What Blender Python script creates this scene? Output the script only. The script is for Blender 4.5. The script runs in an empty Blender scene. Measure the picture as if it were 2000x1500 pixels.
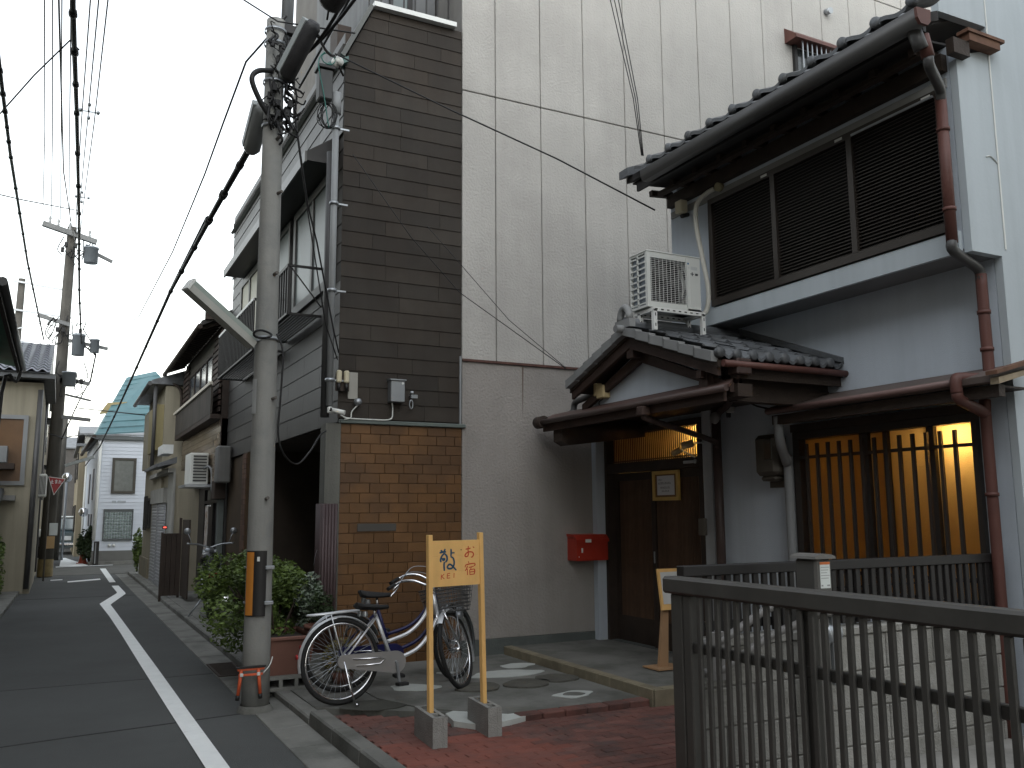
import bpy, bmesh, math, random
from mathutils import Vector, Matrix
random.seed(7)
R = math.radians
scene = bpy.context.scene

# ---------------------------------------------------------------- camera
cd = bpy.data.cameras.new('camera'); cam = bpy.data.objects.new('camera', cd)
scene.collection.objects.link(cam); scene.camera = cam
cd.sensor_width = 36.0; cd.lens = 1727.8 / 2000 * 36.0
cd.clip_start = 0.05; cd.clip_end = 3000
_y, _p, _r = R(27.006), R(8.295), R(-0.362)
_f = Vector((math.sin(_y)*math.cos(_p), math.cos(_y)*math.cos(_p), math.sin(_p)))
_rt = Vector((math.cos(_y), -math.sin(_y), 0)); _up = _rt.cross(_f)
_R = math.cos(_r)*_rt + math.sin(_r)*_up; _U = -math.sin(_r)*_rt + math.cos(_r)*_up
_m = Matrix((_R, _U, -_f)).transposed().to_4x4(); _m.translation = (0, 0, 1.5)
cam.matrix_world = _m

# ---------------------------------------------------------------- sky, sun, exposure
SUN_EL, SUN_AZ = 25, 200          # degrees; azimuth clockwise from +Y (the far end of the lane)
w = bpy.data.worlds.new('World'); scene.world = w; w.use_nodes = True
nt = w.node_tree; nt.nodes.clear()
sky = nt.nodes.new('ShaderNodeTexSky'); sky.sky_type = 'NISHITA'; sky.sun_disc = False
sky.sun_elevation = R(SUN_EL); sky.sun_rotation = R(SUN_AZ)
sky.air_density = 2.0; sky.dust_density = 0.3; sky.ozone_density = 3.0
hs = nt.nodes.new('ShaderNodeHueSaturation'); hs.inputs['Saturation'].default_value = 0.24
bg = nt.nodes.new('ShaderNodeBackground'); bg.inputs['Strength'].default_value = 0.15
wo = nt.nodes.new('ShaderNodeOutputWorld')
nt.links.new(sky.outputs[0], hs.inputs['Color']); nt.links.new(hs.outputs[0], bg.inputs[0]); nt.links.new(bg.outputs[0], wo.inputs[0])
sd = bpy.data.lights.new('sun', 'SUN'); sd.energy = 0.5; sd.angle = R(90); sd.color = (1.0, 0.975, 0.94)
sun = bpy.data.objects.new('sun', sd); scene.collection.objects.link(sun)
_d = Vector((math.sin(R(SUN_AZ))*math.cos(R(SUN_EL)), math.cos(R(SUN_AZ))*math.cos(R(SUN_EL)), math.sin(R(SUN_EL))))
sun.rotation_euler = (-_d).to_track_quat('-Z', 'Y').to_euler(); sun.location = (0, -5, 20)
vs = scene.view_settings
vs.view_transform = 'Standard'; vs.look = 'None'; vs.exposure = 1.5; vs.gamma = 1.0; vs.use_curve_mapping = False

# ---------------------------------------------------------------- helpers
col = scene.collection
def _n(t, k, **kw):
    n = t.nodes.new(k)
    for a, b in kw.items(): setattr(n, a, b)
    return n
MATS = {}
def M(name, c, rough=.75, var=.15, scale=2.5, bump=0., bscale=60., metal=0., rnd=0., streak=0., spec=.4, c2=None, c2s=1.2, c2t=.55, emit=0., alpha=None):
    """Procedural Principled material: base colour, mottling in world space, per-piece variation, run-off stains, fine relief."""
    if name in MATS: return MATS[name]
    m = bpy.data.materials.new(name); m.use_nodes = True; t = m.node_tree; b = t.nodes['Principled BSDF']; L = t.links.new
    geo = _n(t, 'ShaderNodeNewGeometry')
    b.inputs['Roughness'].default_value = rough; b.inputs['Metallic'].default_value = metal; b.inputs['Specular IOR Level'].default_value = spec
    nz = _n(t, 'ShaderNodeTexNoise'); nz.inputs['Scale'].default_value = scale; nz.inputs['Detail'].default_value = 6; nz.inputs['Roughness'].default_value = .6
    L(geo.outputs['Position'], nz.inputs['Vector'])
    mp = _n(t, 'ShaderNodeMapRange'); mp.inputs[1].default_value = .25; mp.inputs[2].default_value = .75; mp.inputs[3].default_value = 1-var; mp.inputs[4].default_value = 1+var
    L(nz.outputs[0], mp.inputs[0]); val = mp.outputs[0]
    def mul(a, bb):
        x = _n(t, 'ShaderNodeMath', operation='MULTIPLY'); L(a, x.inputs[0]); L(bb, x.inputs[1]); return x.outputs[0]
    if rnd:
        oi = _n(t, 'ShaderNodeObjectInfo'); r = _n(t, 'ShaderNodeMapRange'); r.inputs[3].default_value = 1-rnd; r.inputs[4].default_value = 1+rnd
        L(oi.outputs['Random'], r.inputs[0]); val = mul(val, r.outputs[0])
    if streak:
        vm = _n(t, 'ShaderNodeVectorMath', operation='MULTIPLY'); vm.inputs[1].default_value = (9, 9, .5); L(geo.outputs['Position'], vm.inputs[0])
        n2 = _n(t, 'ShaderNodeTexNoise'); n2.inputs['Scale'].default_value = 1; n2.inputs['Detail'].default_value = 5; L(vm.outputs[0], n2.inputs['Vector'])
        r2 = _n(t, 'ShaderNodeMapRange'); r2.inputs[1].default_value = .42; r2.inputs[2].default_value = .7; r2.inputs[3].default_value = 1; r2.inputs[4].default_value = 1-streak
        L(n2.outputs[0], r2.inputs[0]); val = mul(val, r2.outputs[0])
    base = _n(t, 'ShaderNodeRGB'); base.outputs[0].default_value = (*c, 1); cs = base.outputs[0]
    if c2:
        n3 = _n(t, 'ShaderNodeTexNoise'); n3.inputs['Scale'].default_value = c2s; n3.inputs['Detail'].default_value = 7; n3.inputs['Roughness'].default_value = .65; L(geo.outputs['Position'], n3.inputs['Vector'])
        r3 = _n(t, 'ShaderNodeMapRange'); r3.inputs[1].default_value = c2t-.07; r3.inputs[2].default_value = c2t+.07; L(n3.outputs[0], r3.inputs[0])
        mx = _n(t, 'ShaderNodeMix', data_type='RGBA'); L(r3.outputs[0], mx.inputs[0]); L(cs, mx.inputs[6]); mx.inputs[7].default_value = (*c2, 1); cs = mx.outputs[2]
    vm2 = _n(t, 'ShaderNodeVectorMath', operation='SCALE'); L(cs, vm2.inputs[0]); L(val, vm2.inputs['Scale'])
    L(vm2.outputs[0], b.inputs['Base Color'])
    if emit:
        L(vm2.outputs[0], b.inputs['Emission Color']); b.inputs['Emission Strength'].default_value = emit
    if bump:
        n4 = _n(t, 'ShaderNodeTexNoise'); n4.inputs['Scale'].default_value = bscale; n4.inputs['Detail'].default_value = 3; L(geo.outputs['Position'], n4.inputs['Vector'])
        bp = _n(t, 'ShaderNodeBump'); bp.inputs['Strength'].default_value = min(1, bump); bp.inputs['Distance'].default_value = .012; L(n4.outputs[0], bp.inputs['Height']); L(bp.outputs[0], b.inputs['Normal'])
    MATS[name] = m; return m
def glass_dark(name, c=(.03, .035, .035), rough=.12, trans=0.):
    m = M(name, c, rough=rough, var=.1, spec=.8)
    if trans: m.node_tree.nodes['Principled BSDF'].inputs['Transmission Weight'].default_value = trans
    return m
def frosted(name, c):
    if name in MATS: return MATS[name]
    m = bpy.data.materials.new(name); m.use_nodes = True; t = m.node_tree; t.nodes.clear(); L = t.links.new
    o = _n(t, 'ShaderNodeOutputMaterial'); tr = _n(t, 'ShaderNodeBsdfTranslucent'); gl = _n(t, 'ShaderNodeBsdfGlossy'); mx = _n(t, 'ShaderNodeMixShader')
    tr.inputs[0].default_value = (*c, 1); gl.inputs[0].default_value = (.7, .7, .7, 1); gl.inputs['Roughness'].default_value = .25; mx.inputs[0].default_value = .06
    geo = _n(t, 'ShaderNodeNewGeometry'); nz = _n(t, 'ShaderNodeTexNoise'); nz.inputs['Scale'].default_value = 90; L(geo.outputs['Position'], nz.inputs['Vector'])
    bp = _n(t, 'ShaderNodeBump'); bp.inputs['Strength'].default_value = .35; bp.inputs['Distance'].default_value = .01; L(nz.outputs[0], bp.inputs['Height']); L(bp.outputs[0], tr.inputs['Normal']); L(bp.outputs[0], gl.inputs['Normal'])
    L(tr.outputs[0], mx.inputs[1]); L(gl.outputs[0], mx.inputs[2]); L(mx.outputs[0], o.inputs[0]); MATS[name] = m; return m

class MB:
    def __init__(s): s.v = []; s.f = []; s.sm = []
    def add(s, vs, fs, smooth=False):
        o = len(s.v); s.v += [tuple(p) for p in vs]; s.f += [tuple(i+o for i in f) for f in fs]; s.sm += [smooth]*len(fs); return s
    def box(s, x0, x1, y0, y1, z0, z1, T=None):
        vs = [Vector(p) for p in ((x0,y0,z0),(x1,y0,z0),(x1,y1,z0),(x0,y1,z0),(x0,y0,z1),(x1,y0,z1),(x1,y1,z1),(x0,y1,z1))]
        if T: vs = [T @ p for p in vs]
        return s.add(vs, [(0,3,2,1),(4,5,6,7),(0,1,5,4),(1,2,6,5),(2,3,7,6),(3,0,4,7)])
    def cbox(s, x0, x1, y0, y1, z0, z1, b=.004, T=None):
        b = min(b, (x1-x0)*.45, (y1-y0)*.45, (z1-z0)*.45); vs = []; idx = {}
        for i, xx in enumerate((x0, x1)):
            for j, yy in enumerate((y0, y1)):
                for k, zz in enumerate((z0, z1)):
                    sx, sy, sz = (b if i == 0 else -b), (b if j == 0 else -b), (b if k == 0 else -b)
                    for a, p in enumerate(((xx, yy+sy, zz+sz), (xx+sx, yy, zz+sz), (xx+sx, yy+sy, zz))):
                        idx[i,j,k,a] = len(vs); vs.append(Vector(p))
        F = []; I = idx
        for i in (0, 1): F.append((I[i,0,0,0], I[i,1,0,0], I[i,1,1,0], I[i,0,1,0]))
        for j in (0, 1): F.append((I[0,j,0,1], I[1,j,0,1], I[1,j,1,1], I[0,j,1,1]))
        for k in (0, 1): F.append((I[0,0,k,2], I[1,0,k,2], I[1,1,k,2], I[0,1,k,2]))
        for i in (0, 1):
            for j in (0, 1): F.append((I[i,j,0,0], I[i,j,1,0], I[i,j,1,1], I[i,j,0,1]))
            for k in (0, 1): F.append((I[i,0,k,0], I[i,1,k,0], I[i,1,k,2], I[i,0,k,2]))
        for j in (0, 1):
            for k in (0, 1): F.append((I[0,j,k,1], I[1,j,k,1], I[1,j,k,2], I[0,j,k,2]))
        for i in (0, 1):
            for j in (0, 1):
                for k in (0, 1): F.append((I[i,j,k,0], I[i,j,k,1], I[i,j,k,2]))
        if T: vs = [T @ p for p in vs]
        return s.add(vs, F)
    def prism(s, poly, axis, a, b, smooth=False):
        """poly: 2D outline; axis 'x': (y,z), 'y': (x,z), 'z': (x,y)"""
        def P(u, v, t): return {'x': (t,u,v), 'y': (u,t,v), 'z': (u,v,t)}[axis]
        n = len(poly); vs = [P(u, v, a) for u, v in poly]+[P(u, v, b) for u, v in poly]
        s.add(vs, [tuple(range(n)), tuple(range(2*n-1, n-1, -1))])
        o = len(s.v)-2*n
        for i in range(n):
            s.f.append((o+i, o+(i+1)%n, o+n+(i+1)%n, o+n+i)); s.sm.append(smooth)
        return s
    def tube(s, pts, r, n=8, closed=False, cap=True):
        pts = [Vector(p) for p in pts]; N = len(pts); rr = r if isinstance(r, (list, tuple)) else [r]*N
        vs = []; ref = None
        for i, p in enumerate(pts):
            if closed: d = pts[(i+1) % N]-pts[i-1]
            else: d = (pts[min(i+1, N-1)]-pts[max(i-1, 0)])
            d = d.normalized() if d.length > 1e-9 else Vector((0,0,1))
            if ref is None: ref = Vector((0,0,1)) if abs(d.z) < .9 else Vector((1,0,0))
            u = ref-d*ref.dot(d)
            if u.length < 1e-5: u = d.orthogonal()
            u.normalize(); ref = u; vv = d.cross(u)
            for k in range(n):
                a = 2*math.pi*k/n; vs.append(p+(u*math.cos(a)+vv*math.sin(a))*rr[i])
        F = []
        for i in range(N if closed else N-1):
            j = (i+1) % N
            for k in range(n): F.append((i*n+k, i*n+(k+1)%n, j*n+(k+1)%n, j*n+k))
        s.add(vs, F, n > 4)
        if cap and not closed:
            o = len(s.v)-len(vs); s.f += [tuple(o+k for k in range(n)), tuple(o+(N-1)*n+k for k in range(n-1, -1, -1))]; s.sm += [False, False]
        return s
    def cyl(s, p, q, r, n=16, r2=None): return s.tube([p, q], [r, r if r2 is None else r2], n)
    def bar(s, p, q, wd, ht, up=(0,0,1)):
        """rectangular bar from p to q, width wd across, height ht along up"""
        p, q = Vector(p), Vector(q); d = (q-p).normalized(); u = Vector(up) if abs(d.dot(Vector(up))) < .98 else Vector((0,1,0)); sx = d.cross(u).normalized(); u = sx.cross(d)
        vs = [e+sx*a*wd/2+u*b*ht/2 for e in (p, q) for a, b in ((-1,-1),(1,-1),(1,1),(-1,1))]
        return s.add(vs, [(3,2,1,0),(4,5,6,7),(0,1,5,4),(1,2,6,5),(2,3,7,6),(3,0,4,7)])
    def lathe(s, prof, c, n=20, axis=(0,0,1)):
        """prof: list of (radius, height along axis)"""
        ax = Vector(axis).normalized(); u = ax.orthogonal().normalized(); v = ax.cross(u); c = Vector(c); vs = []
        for r, h in prof:
            for k in range(n):
                a = 2*math.pi*k/n; vs.append(c+ax*h+(u*math.cos(a)+v*math.sin(a))*r)
        F = [(i*n+k, i*n+(k+1)%n, (i+1)*n+(k+1)%n, (i+1)*n+k) for i in range(len(prof)-1) for k in range(n)]
        return s.add(vs, F, True)
    def grid(s, fn, nu, nv, smooth=True):
        vs = [fn(i/nu, j/nv) for j in range(nv+1) for i in range(nu+1)]
        return s.add(vs, [(j*(nu+1)+i, j*(nu+1)+i+1, (j+1)*(nu+1)+i+1, (j+1)*(nu+1)+i) for j in range(nv) for i in range(nu)], smooth)
    def xf(s, T): s.v = [tuple(T @ Vector(p)) for p in s.v]; return s
    def mesh(s, name):
        me = bpy.data.meshes.new(name); me.from_pydata(s.v, [], s.f); me.polygons.foreach_set('use_smooth', s.sm)
        bm = bmesh.new(); bm.from_mesh(me); bmesh.ops.recalc_face_normals(bm, faces=bm.faces[:]); bm.to_mesh(me); bm.free(); me.update(); return me
def tag(o, label=None, cat=None, group=None, kind=None):
    for k, v in (('label', label), ('category', cat), ('group', group), ('kind', kind)):
        if v: o[k] = v
    return o
def put(name, mb, mat, parent=None, label=None, cat=None, group=None, kind=None):
    """link one mesh object; its coordinates are world coordinates"""
    me = mb.mesh(name) if isinstance(mb, MB) else mb
    if mat and not me.materials: me.materials.append(mat)
    o = bpy.data.objects.new(name, me); col.objects.link(o)
    if parent:
        o.parent = parent; o.matrix_parent_inverse = PW[parent.name].inverted()
    PW[o.name] = Matrix()
    return tag(o, label, cat, group, kind)
PW = {}
def thing(name, loc, label, cat, group=None, kind=None):
    o = bpy.data.objects.new(name, None); col.objects.link(o); o.location = loc; o.empty_display_size = .1
    PW[o.name] = Matrix.Translation(loc); return tag(o, label, cat, group, kind)
def B(*a, **k): return MB().box(*a, **k)
def CB(*a, **k): return MB().cbox(*a, **k)
def TR(x, y, z, rz=0): return Matrix.Translation((x, y, z)) @ Matrix.Rotation(rz, 4, 'Z')
def sag(p, q, s, n=14):
    p, q = Vector(p), Vector(q); return [p.lerp(q, i/n)-Vector((0,0,s*4*(i/n)*(1-i/n))) for i in range(n+1)]
def arc(pts, n=6):
    """Catmull-Rom through pts"""
    P = [Vector(p) for p in pts]; P = [2*P[0]-P[1]]+P+[2*P[-1]-P[-2]]; out = []
    for i in range(1, len(P)-2):
        for k in range(n):
            t = k/n; a, b, c, d = P[i-1:i+3]
            out.append(.5*((2*b)+(c-a)*t+(2*a-5*b+4*c-d)*t*t+(3*b-a-3*c+d)*t**3))
    return out+[P[-2]]
rv = lambda a: random.uniform(-a, a)
WIN_W, DOOR_W = 8.0, 10.0
# ---------------------------------------------------------------- materials
asphalt = M('asphalt', (.076,.079,.078), rough=.88, var=.16, scale=.8, bump=.5, bscale=160, c2=(.070,.073,.072), c2s=.5)
asphalt2 = M('asphalt_patch', (.072,.075,.074), rough=.9, var=.15, scale=1.2, bump=.5, bscale=160)
concrete = M('concrete', (.19,.19,.175), rough=.9, var=.25, scale=2.5, bump=.35, bscale=70, c2=(.13,.132,.12), c2s=2.2)
concrete_d = M('concrete_damp', (.15,.15,.138), rough=.9, var=.3, scale=1.7, bump=.35, bscale=60, c2=(.10,.102,.09), c2s=1.6)
concrete_w = M('fresh_concrete', (.42,.44,.42), rough=.85, var=.12, scale=6, bump=.2)
paintw = M('road_paint', (.80,.82,.81), rough=.7, var=.07, scale=7, c2=(.5,.52,.51), c2s=14, c2t=.68)
brickred = M('paving_brick', (.140,.062,.050), rough=.85, var=.25, scale=4, bump=.4, bscale=80, rnd=.2, c2=(.085,.052,.046), c2s=3)
brickpaint = M('painted_brick', (.195,.066,.048), rough=.85, var=.15, scale=3, bump=.25, rnd=.06, c2=(.16,.064,.05), c2s=2.5)
siding = M('brown_cladding', (.024,.0175,.012), rough=.75, var=.22, scale=1.4, bump=.15, bscale=120, rnd=.22, streak=.2, c2=(.031,.025,.019), c2s=1.1)
siding_g = M('grey_cladding', (.085,.085,.083), rough=.5, var=.2, scale=2, rnd=.2, streak=.25, bump=.12)
tile_b = M('brown_tile', (.122,.060,.022), rough=.45, var=.2, scale=7, rnd=.15, bump=.15, bscale=50, c2=(.092,.048,.022), c2s=1.3)
grout = M('grout', (.066,.044,.026), rough=.95, var=.2)
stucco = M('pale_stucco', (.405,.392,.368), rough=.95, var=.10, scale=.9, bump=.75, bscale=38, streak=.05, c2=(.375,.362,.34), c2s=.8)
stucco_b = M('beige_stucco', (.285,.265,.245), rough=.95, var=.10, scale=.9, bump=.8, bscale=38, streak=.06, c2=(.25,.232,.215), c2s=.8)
stucco_g = M('groove_dark', (.13,.125,.118), rough=.95, var=.2)
dado = M('dark_render', (.09,.10,.095), rough=.9, var=.25, scale=3, bump=.4)
plaster = M('blue_grey_plaster', (.47,.52,.575), rough=.95, var=.07, scale=1.5, bump=.3, bscale=120, streak=.07)
plaster_l = M('light_gable_paint', (.45,.50,.53), rough=.8, var=.06, scale=1.2, streak=.08, bump=.08, bscale=30)
wood_d = M('dark_timber', (.035,.024,.018), rough=.7, var=.3, scale=5, bump=.3)
wood_r = M('red_brown_timber', (.045,.026,.020), rough=.7, var=.3, scale=4, bump=.3)
wood_l = M('raw_pine', (.76,.46,.165), rough=.6, var=.1, scale=5, bump=.1, streak=.12)
wood_door = M('door_timber', (.10,.057,.034), rough=.6, var=.25, scale=6, rnd=.15)
alu_b = M('bronze_aluminium', (.045,.038,.033), rough=.4, var=.12, metal=.3)
alu_g = M('dark_grey_aluminium', (.082,.079,.073), rough=.5, var=.12, scale=6, metal=.2, c2=(.09,.087,.08), c2s=4)
black_m = M('black_metal', (.014,.013,.013), rough=.5, var=.2)
kawara = M('grey_roof_tile', (.10,.107,.115), rough=.5, var=.25, scale=5, rnd=.22, bump=.15, c2=(.07,.073,.075), c2s=3)
pipe_r = M('rust_red_pipe', (.105,.042,.033), rough=.55, var=.18, scale=5, streak=.15)
pipe_g = M('grey_pvc', (.22,.23,.235), rough=.5, var=.12)
pipe_d = M('dark_grey_gutter', (.06,.06,.06), rough=.45, var=.15)
white_p = M('off_white_plastic', (.62,.63,.60), rough=.5, var=.06)
white_m = M('white_metal', (.66,.67,.65), rough=.45, var=.06)
beige_p = M('beige_plastic', (.52,.47,.34), rough=.55, var=.1)
pole_c = M('pole_concrete', (.25,.25,.235), rough=.9, var=.14, scale=2, bump=.25, streak=.18, c2=(.20,.205,.20), c2s=1.6)
steel = M('galvanised_steel', (.34,.36,.38), rough=.4, var=.15, metal=.7)
chrome = M('bright_chrome', (.75,.76,.78), rough=.18, var=.05, metal=1.)
rubber = M('black_rubber', (.014,.014,.014), rough=.8, var=.15)
cable_m = M('black_cable', (.012,.012,.013), rough=.6, var=.1)
gl_d = glass_dark('dark_window_glass'); gl_b = glass_dark('pale_window_glass', (.07,.095,.095), .4)
leaf = M('azalea_leaf', (.10,.15,.03), rough=.6, var=.45, scale=5, c2=(.05,.08,.018), c2s=4)
leaf_d = M('dark_leaf', (.03,.05,.018), rough=.6, var=.4, scale=6)
cream = M('cream_wall', (.30,.275,.21), rough=.9, var=.1, scale=1, streak=.2, bump=.2)
beige_w = M('beige_wall', (.27,.235,.165), rough=.9, var=.1, scale=.8, streak=.2, bump=.2)
yellow_w = M('yellow_wall', (.30,.26,.14), rough=.9, var=.12, streak=.25)
grey_w = M('grey_wall', (.30,.30,.28), rough=.9, var=.15, streak=.25, bump=.2)
white_s = M('white_siding', (.58,.62,.68), rough=.6, var=.05, rnd=.04)
teal = M('teal_roof_metal', (.07,.15,.165), rough=.5, var=.15, rnd=.1)
room = M('warm_room_wall', (.6,.48,.29), rough=.9, var=.06)

# ---------------------------------------------------------------- ground, road, pavement
put('ground', MB().box(-300,300,-300,400,-.3,-.004), concrete_d, kind='structure')
put('road', B(-1.25,1.42,-12,200,-.1,.0), asphalt, kind='structure')
m = MB(); m.box(-.6,1.415,9.1,17.0,.0005,.004)
put('road_patch', m, asphalt2, kind='structure')
put('road_patch', B(-.7,1.41,18.6,23.2,.0005,.004), asphalt2, kind='structure')
put('side_road', B(-12,14,25.6,29.4,.0005,.005), M('side_road_concrete',(.11,.11,.10),rough=.9,var=.2,bump=.3), kind='structure')
# seam where the old surface meets the newer one
put('road_seam', MB().prism([(-1.2,6.75),(.2,7.02),(1.4,7.2),(1.4,7.212),(.2,7.032),(-1.2,6.762)],'z',.0005,.004), M('tar',(.04,.04,.04),rough=.9), kind='structure')
LL = [(.90,4.4),(.878,5.8),(.857,7.7),(.835,10.1),(.815,12.6),(.785,14.9),(.735,17.0),(.775,17.25),(1.12,19.15),(1.135,19.4),(1.13,21.2)]
LR = [(1.03,4.4),(1.008,5.74),(.99,7.4),(.972,9.6),(.94,12.7),(.905,16.0),(.895,16.75),(.93,17.0),(1.262,18.9),(1.275,19.2),(1.265,21.2)]
m = MB(); n = len(LL); m.add([(x,y,.008) for x,y in LL]+[(x,y,.008) for x,y in LR], [(i,i+1,n+i+1,n+i) for i in range(n-1)])
put('white_line', m, paintw, kind='structure')
m = MB(); m.add([(1.14,22.3,.008),(1.27,22.3,.008),(1.32,28.2,.008),(1.17,28.2,.008)],[(0,1,2,3)])
put('white_line', m, paintw, kind='structure')
for q in (((.30,22.75),(1.0,23.3),(1.0,23.75),(.30,23.15)), ((-.05,23.6),(.2,23.7),(.2,23.95),(-.05,23.85)), ((.05,29.6),(1.6,29.9),(1.6,30.15),(.05,29.95)), ((.15,30.2),(.95,29.9),(.35,36),(.22,36))):
    put('road_marking', MB().add([(x,y,.0095) for x,y in q],[(0,1,2,3)]), paintw, kind='structure')
# right-hand concrete gutter strips and kerb stones
gut = tag(bpy.data.objects.new('gutter', None), kind='structure'); col.objects.link(gut); PW['gutter'] = Matrix()
ys = -6.
while ys < 25:
    if not (7.02 < ys+.3 < 7.6):
        put('gutter_slab', MB().cbox(1.425+rv(.004),1.70,ys+.004,ys+.598,-.1,.004+rv(.002),.004), concrete, gut)
    ys += .6
kerb = tag(bpy.data.objects.new('kerb', None), kind='structure'); col.objects.link(kerb); PW['kerb'] = Matrix()
ys = -6.
while ys < 25:
    h = .10 if ys < 6.3 else (.05 if ys < 8 else .07)
    put('kerb_stone', MB().cbox(1.705,1.83,ys+.004,ys+.596,-.1,h+rv(.003),.012), concrete_d if ys < 6 else concrete, kerb)
    ys += .6
put('pavement', MB().prism([(1.835,6.93),(2.98,6.04),(2.98,8.5),(1.835,8.5)],'z',-.1,.045), concrete_d, kind='structure')
put('pavement', B(1.835,2.45,8.5,25,-.1,.06), concrete, kind='structure')
# drain grating in the gutter
dr = thing('drain_grating', (1.5,9.2,0), 'rusty steel drain grating set in the gutter beside the utility pole', 'drain')
put('frame', MB().box(1.43,1.69,8.85,8.88,.004,.014).box(1.43,1.69,9.6,9.63,.004,.014).box(1.43,1.45,8.88,9.6,.004,.014).box(1.67,1.69,8.88,9.6,.004,.014), M('rust_iron',(.06,.045,.035),rough=.8,var=.3), dr)
for i in range(12): put('bar', B(1.45,1.67,8.9+i*.058,8.925+i*.058,.005,.013), MATS['rust_iron'], dr)
# forecourt: raised concrete pad with brick edging, patches and stepping stones
put('forecourt_pad', MB().prism([(2.35,7.0),(2.55,6.45),(3.02,6.02),(4.2,6.02),(4.2,8.5),(2.35,8.5)],'z',-.1,.055), concrete_d, kind='structure')
for i in range(6):
    put('edging_brick', MB().cbox(3.06+i*.19,3.06+i*.19+.183,5.90,6.015,-.05,.058+rv(.003),.008), brickred, kerb)
def blob(cx, cy, rx, ry, z0, z1, seed, n=22, amp=.12):
    rr = random.Random(seed); ph = [rr.uniform(0,6.3) for _ in range(4)]
    return MB().prism([(cx+rx*math.cos(a)*(1+amp*math.sin(2*a+ph[0])+amp*.6*math.sin(3*a+ph[1])+amp*.4*math.sin(5*a+ph[2])), cy+ry*math.sin(a)*(1+amp*math.sin(2*a+ph[1])+amp*.5*math.sin(4*a+ph[3]))) for a in [2*math.pi*k/n for k in range(n)]], 'z', z0, z1)
stone_m = M('stepping_stone', (.085,.082,.07), rough=.9, var=.3, scale=8, bump=.6, bscale=40)
for (x,y,rx,ry,lb) in ((3.22,6.98,.22,.17,'flat brown stepping stone between the sign posts'),(3.66,6.93,.21,.17,'middle flat brown stepping stone in the forecourt concrete'),(4.0,7.02,.17,.2,'flat brown stepping stone next to the porch step')):
    put('stepping_stone', blob(x,y,rx,ry,.05,.068,x*100), stone_m, label=lb, cat='stone')
put('stepping_stone', blob(2.25,6.78,.26,.17,.044,.052,5), M('iron_cover',(.05,.05,.042),rough=.85,var=.3,bump=.5), label='dark oval cover set in the paving under the bicycle', cat='cover')
for (x,y,rx,ry,s) in ((3.72,7.45,.30,.17,3),(4.0,7.78,.15,.13,4),(3.78,6.36,.15,.12,8),(3.25,7.75,.08,.05,9),(2.75,7.25,.2,.16,10)):
    put('concrete_patch', blob(x,y,rx,ry,.05,.0605,s,amp=.2), concrete_w, kind='structure')
put('concrete_patch', blob(3.78,6.36,.09,.065,.05,.0635,12,amp=.1), concrete_d, kind='structure')
put('concrete_patch', MB().prism([(2.72,5.78),(3.0,5.86),(3.1,5.9),(3.08,6.2),(2.85,6.4),(2.62,6.25),(2.58,6.0)],'z',-.05,.05), concrete_w, kind='structure')
# porch step with tiled edge
step = tag(bpy.data.objects.new('porch_step', None), kind='structure'); col.objects.link(step); PW['porch_step'] = Matrix()
put('step_slab', B(4.225,5.5,5.875,8.49,-.05,.128), concrete_d, step)
m_st = M('step_tile', (.20,.175,.12), rough=.8, var=.25, scale=6, rnd=.12, bump=.2)
for i in range(13):
    put('edge_tile', MB().cbox(4.205,4.2235,5.88+i*.2+.003,5.88+i*.2+.197,-.02,.134,.004), m_st, step)
    put('top_tile', MB().cbox(4.225,4.30,5.88+i*.2+.003,5.88+i*.2+.197,.1285,.136,.003), m_st, step)
for i in range(6):
    put('edge_tile', MB().cbox(4.21+i*.2+.003,4.21+i*.2+.197,5.855,5.8735,-.02,.134,.004), m_st, step)
    put('top_tile', MB().cbox(4.305+i*.2+.003,4.305+i*.2+.197,5.88,5.955,.1285,.136,.003), m_st, step)
# brick paving: running bond at a slight angle
pav = tag(bpy.data.objects.new('brick_paving', None), kind='structure'); col.objects.link(pav); PW['brick_paving'] = Matrix()
put('bedding', MB().prism([(1.835,-6),(2.75,-6),(5.4,5.85),(2.9,5.99),(1.835,6.9)],'z',-.1,-.0), M('bedding_sand',(.06,.04,.035),rough=1.), pav)
cand = []
for j in range(60):
    for i in range(28):
        x = 1.85+i*.202+(.101 if j % 2 else 0); y = 2.4+j*.0765
        if x+.2 > 4.21 and y+.08 > 5.85: continue
        if x > 1.84 and y+.08 < 6.02+max(0,(3.0-x))*.75 and x < 2.86+max(0,y-4.15)*4 and x+.2 < 5.4 and not (2.55<x<3.0 and y>5.95): cand.append((x,y))
cand.sort(key=lambda p: -((p[1] > 3.9)*10-abs(p[1]-4.9)))
meA = MB().cbox(0,.198,0,.0725,-.04,.0,.004).mesh('brick'); meB = meA.copy(); meA.materials.append(brickred); meB.materials.append(brickpaint)
rest = MB()
k = 0
for (x,y) in cand:
    painted = (x+.05*math.sin(y*7) < 2.95-(y-4.0)*.12) 
    if k < 300:
        o = bpy.data.objects.new('brick', meB if painted else meA); col.objects.link(o); o.parent = pav; o.location = (x+rv(.002), y+rv(.002), .012+rv(.0022) if not painted else .012+rv(.0006)); o.rotation_euler = (rv(.008),rv(.008),rv(.01)); k += 1
    else: rest.cbox(x,x+.198,y,y+.0725,-.03,.012+rv(.002),.004)
put('bricks_beyond', rest, brickred, pav, kind='stuff')
put('parking_floor', MB().prism([(2.86,-6),(12,-6),(12,3.75),(2.86,3.75)],'z',-.1,.09), M('pale_concrete_floor',(.27,.26,.24),rough=.9,var=.25,scale=1.5,bump=.3,c2=(.18,.17,.155),c2s=1.2), kind='structure')
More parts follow.
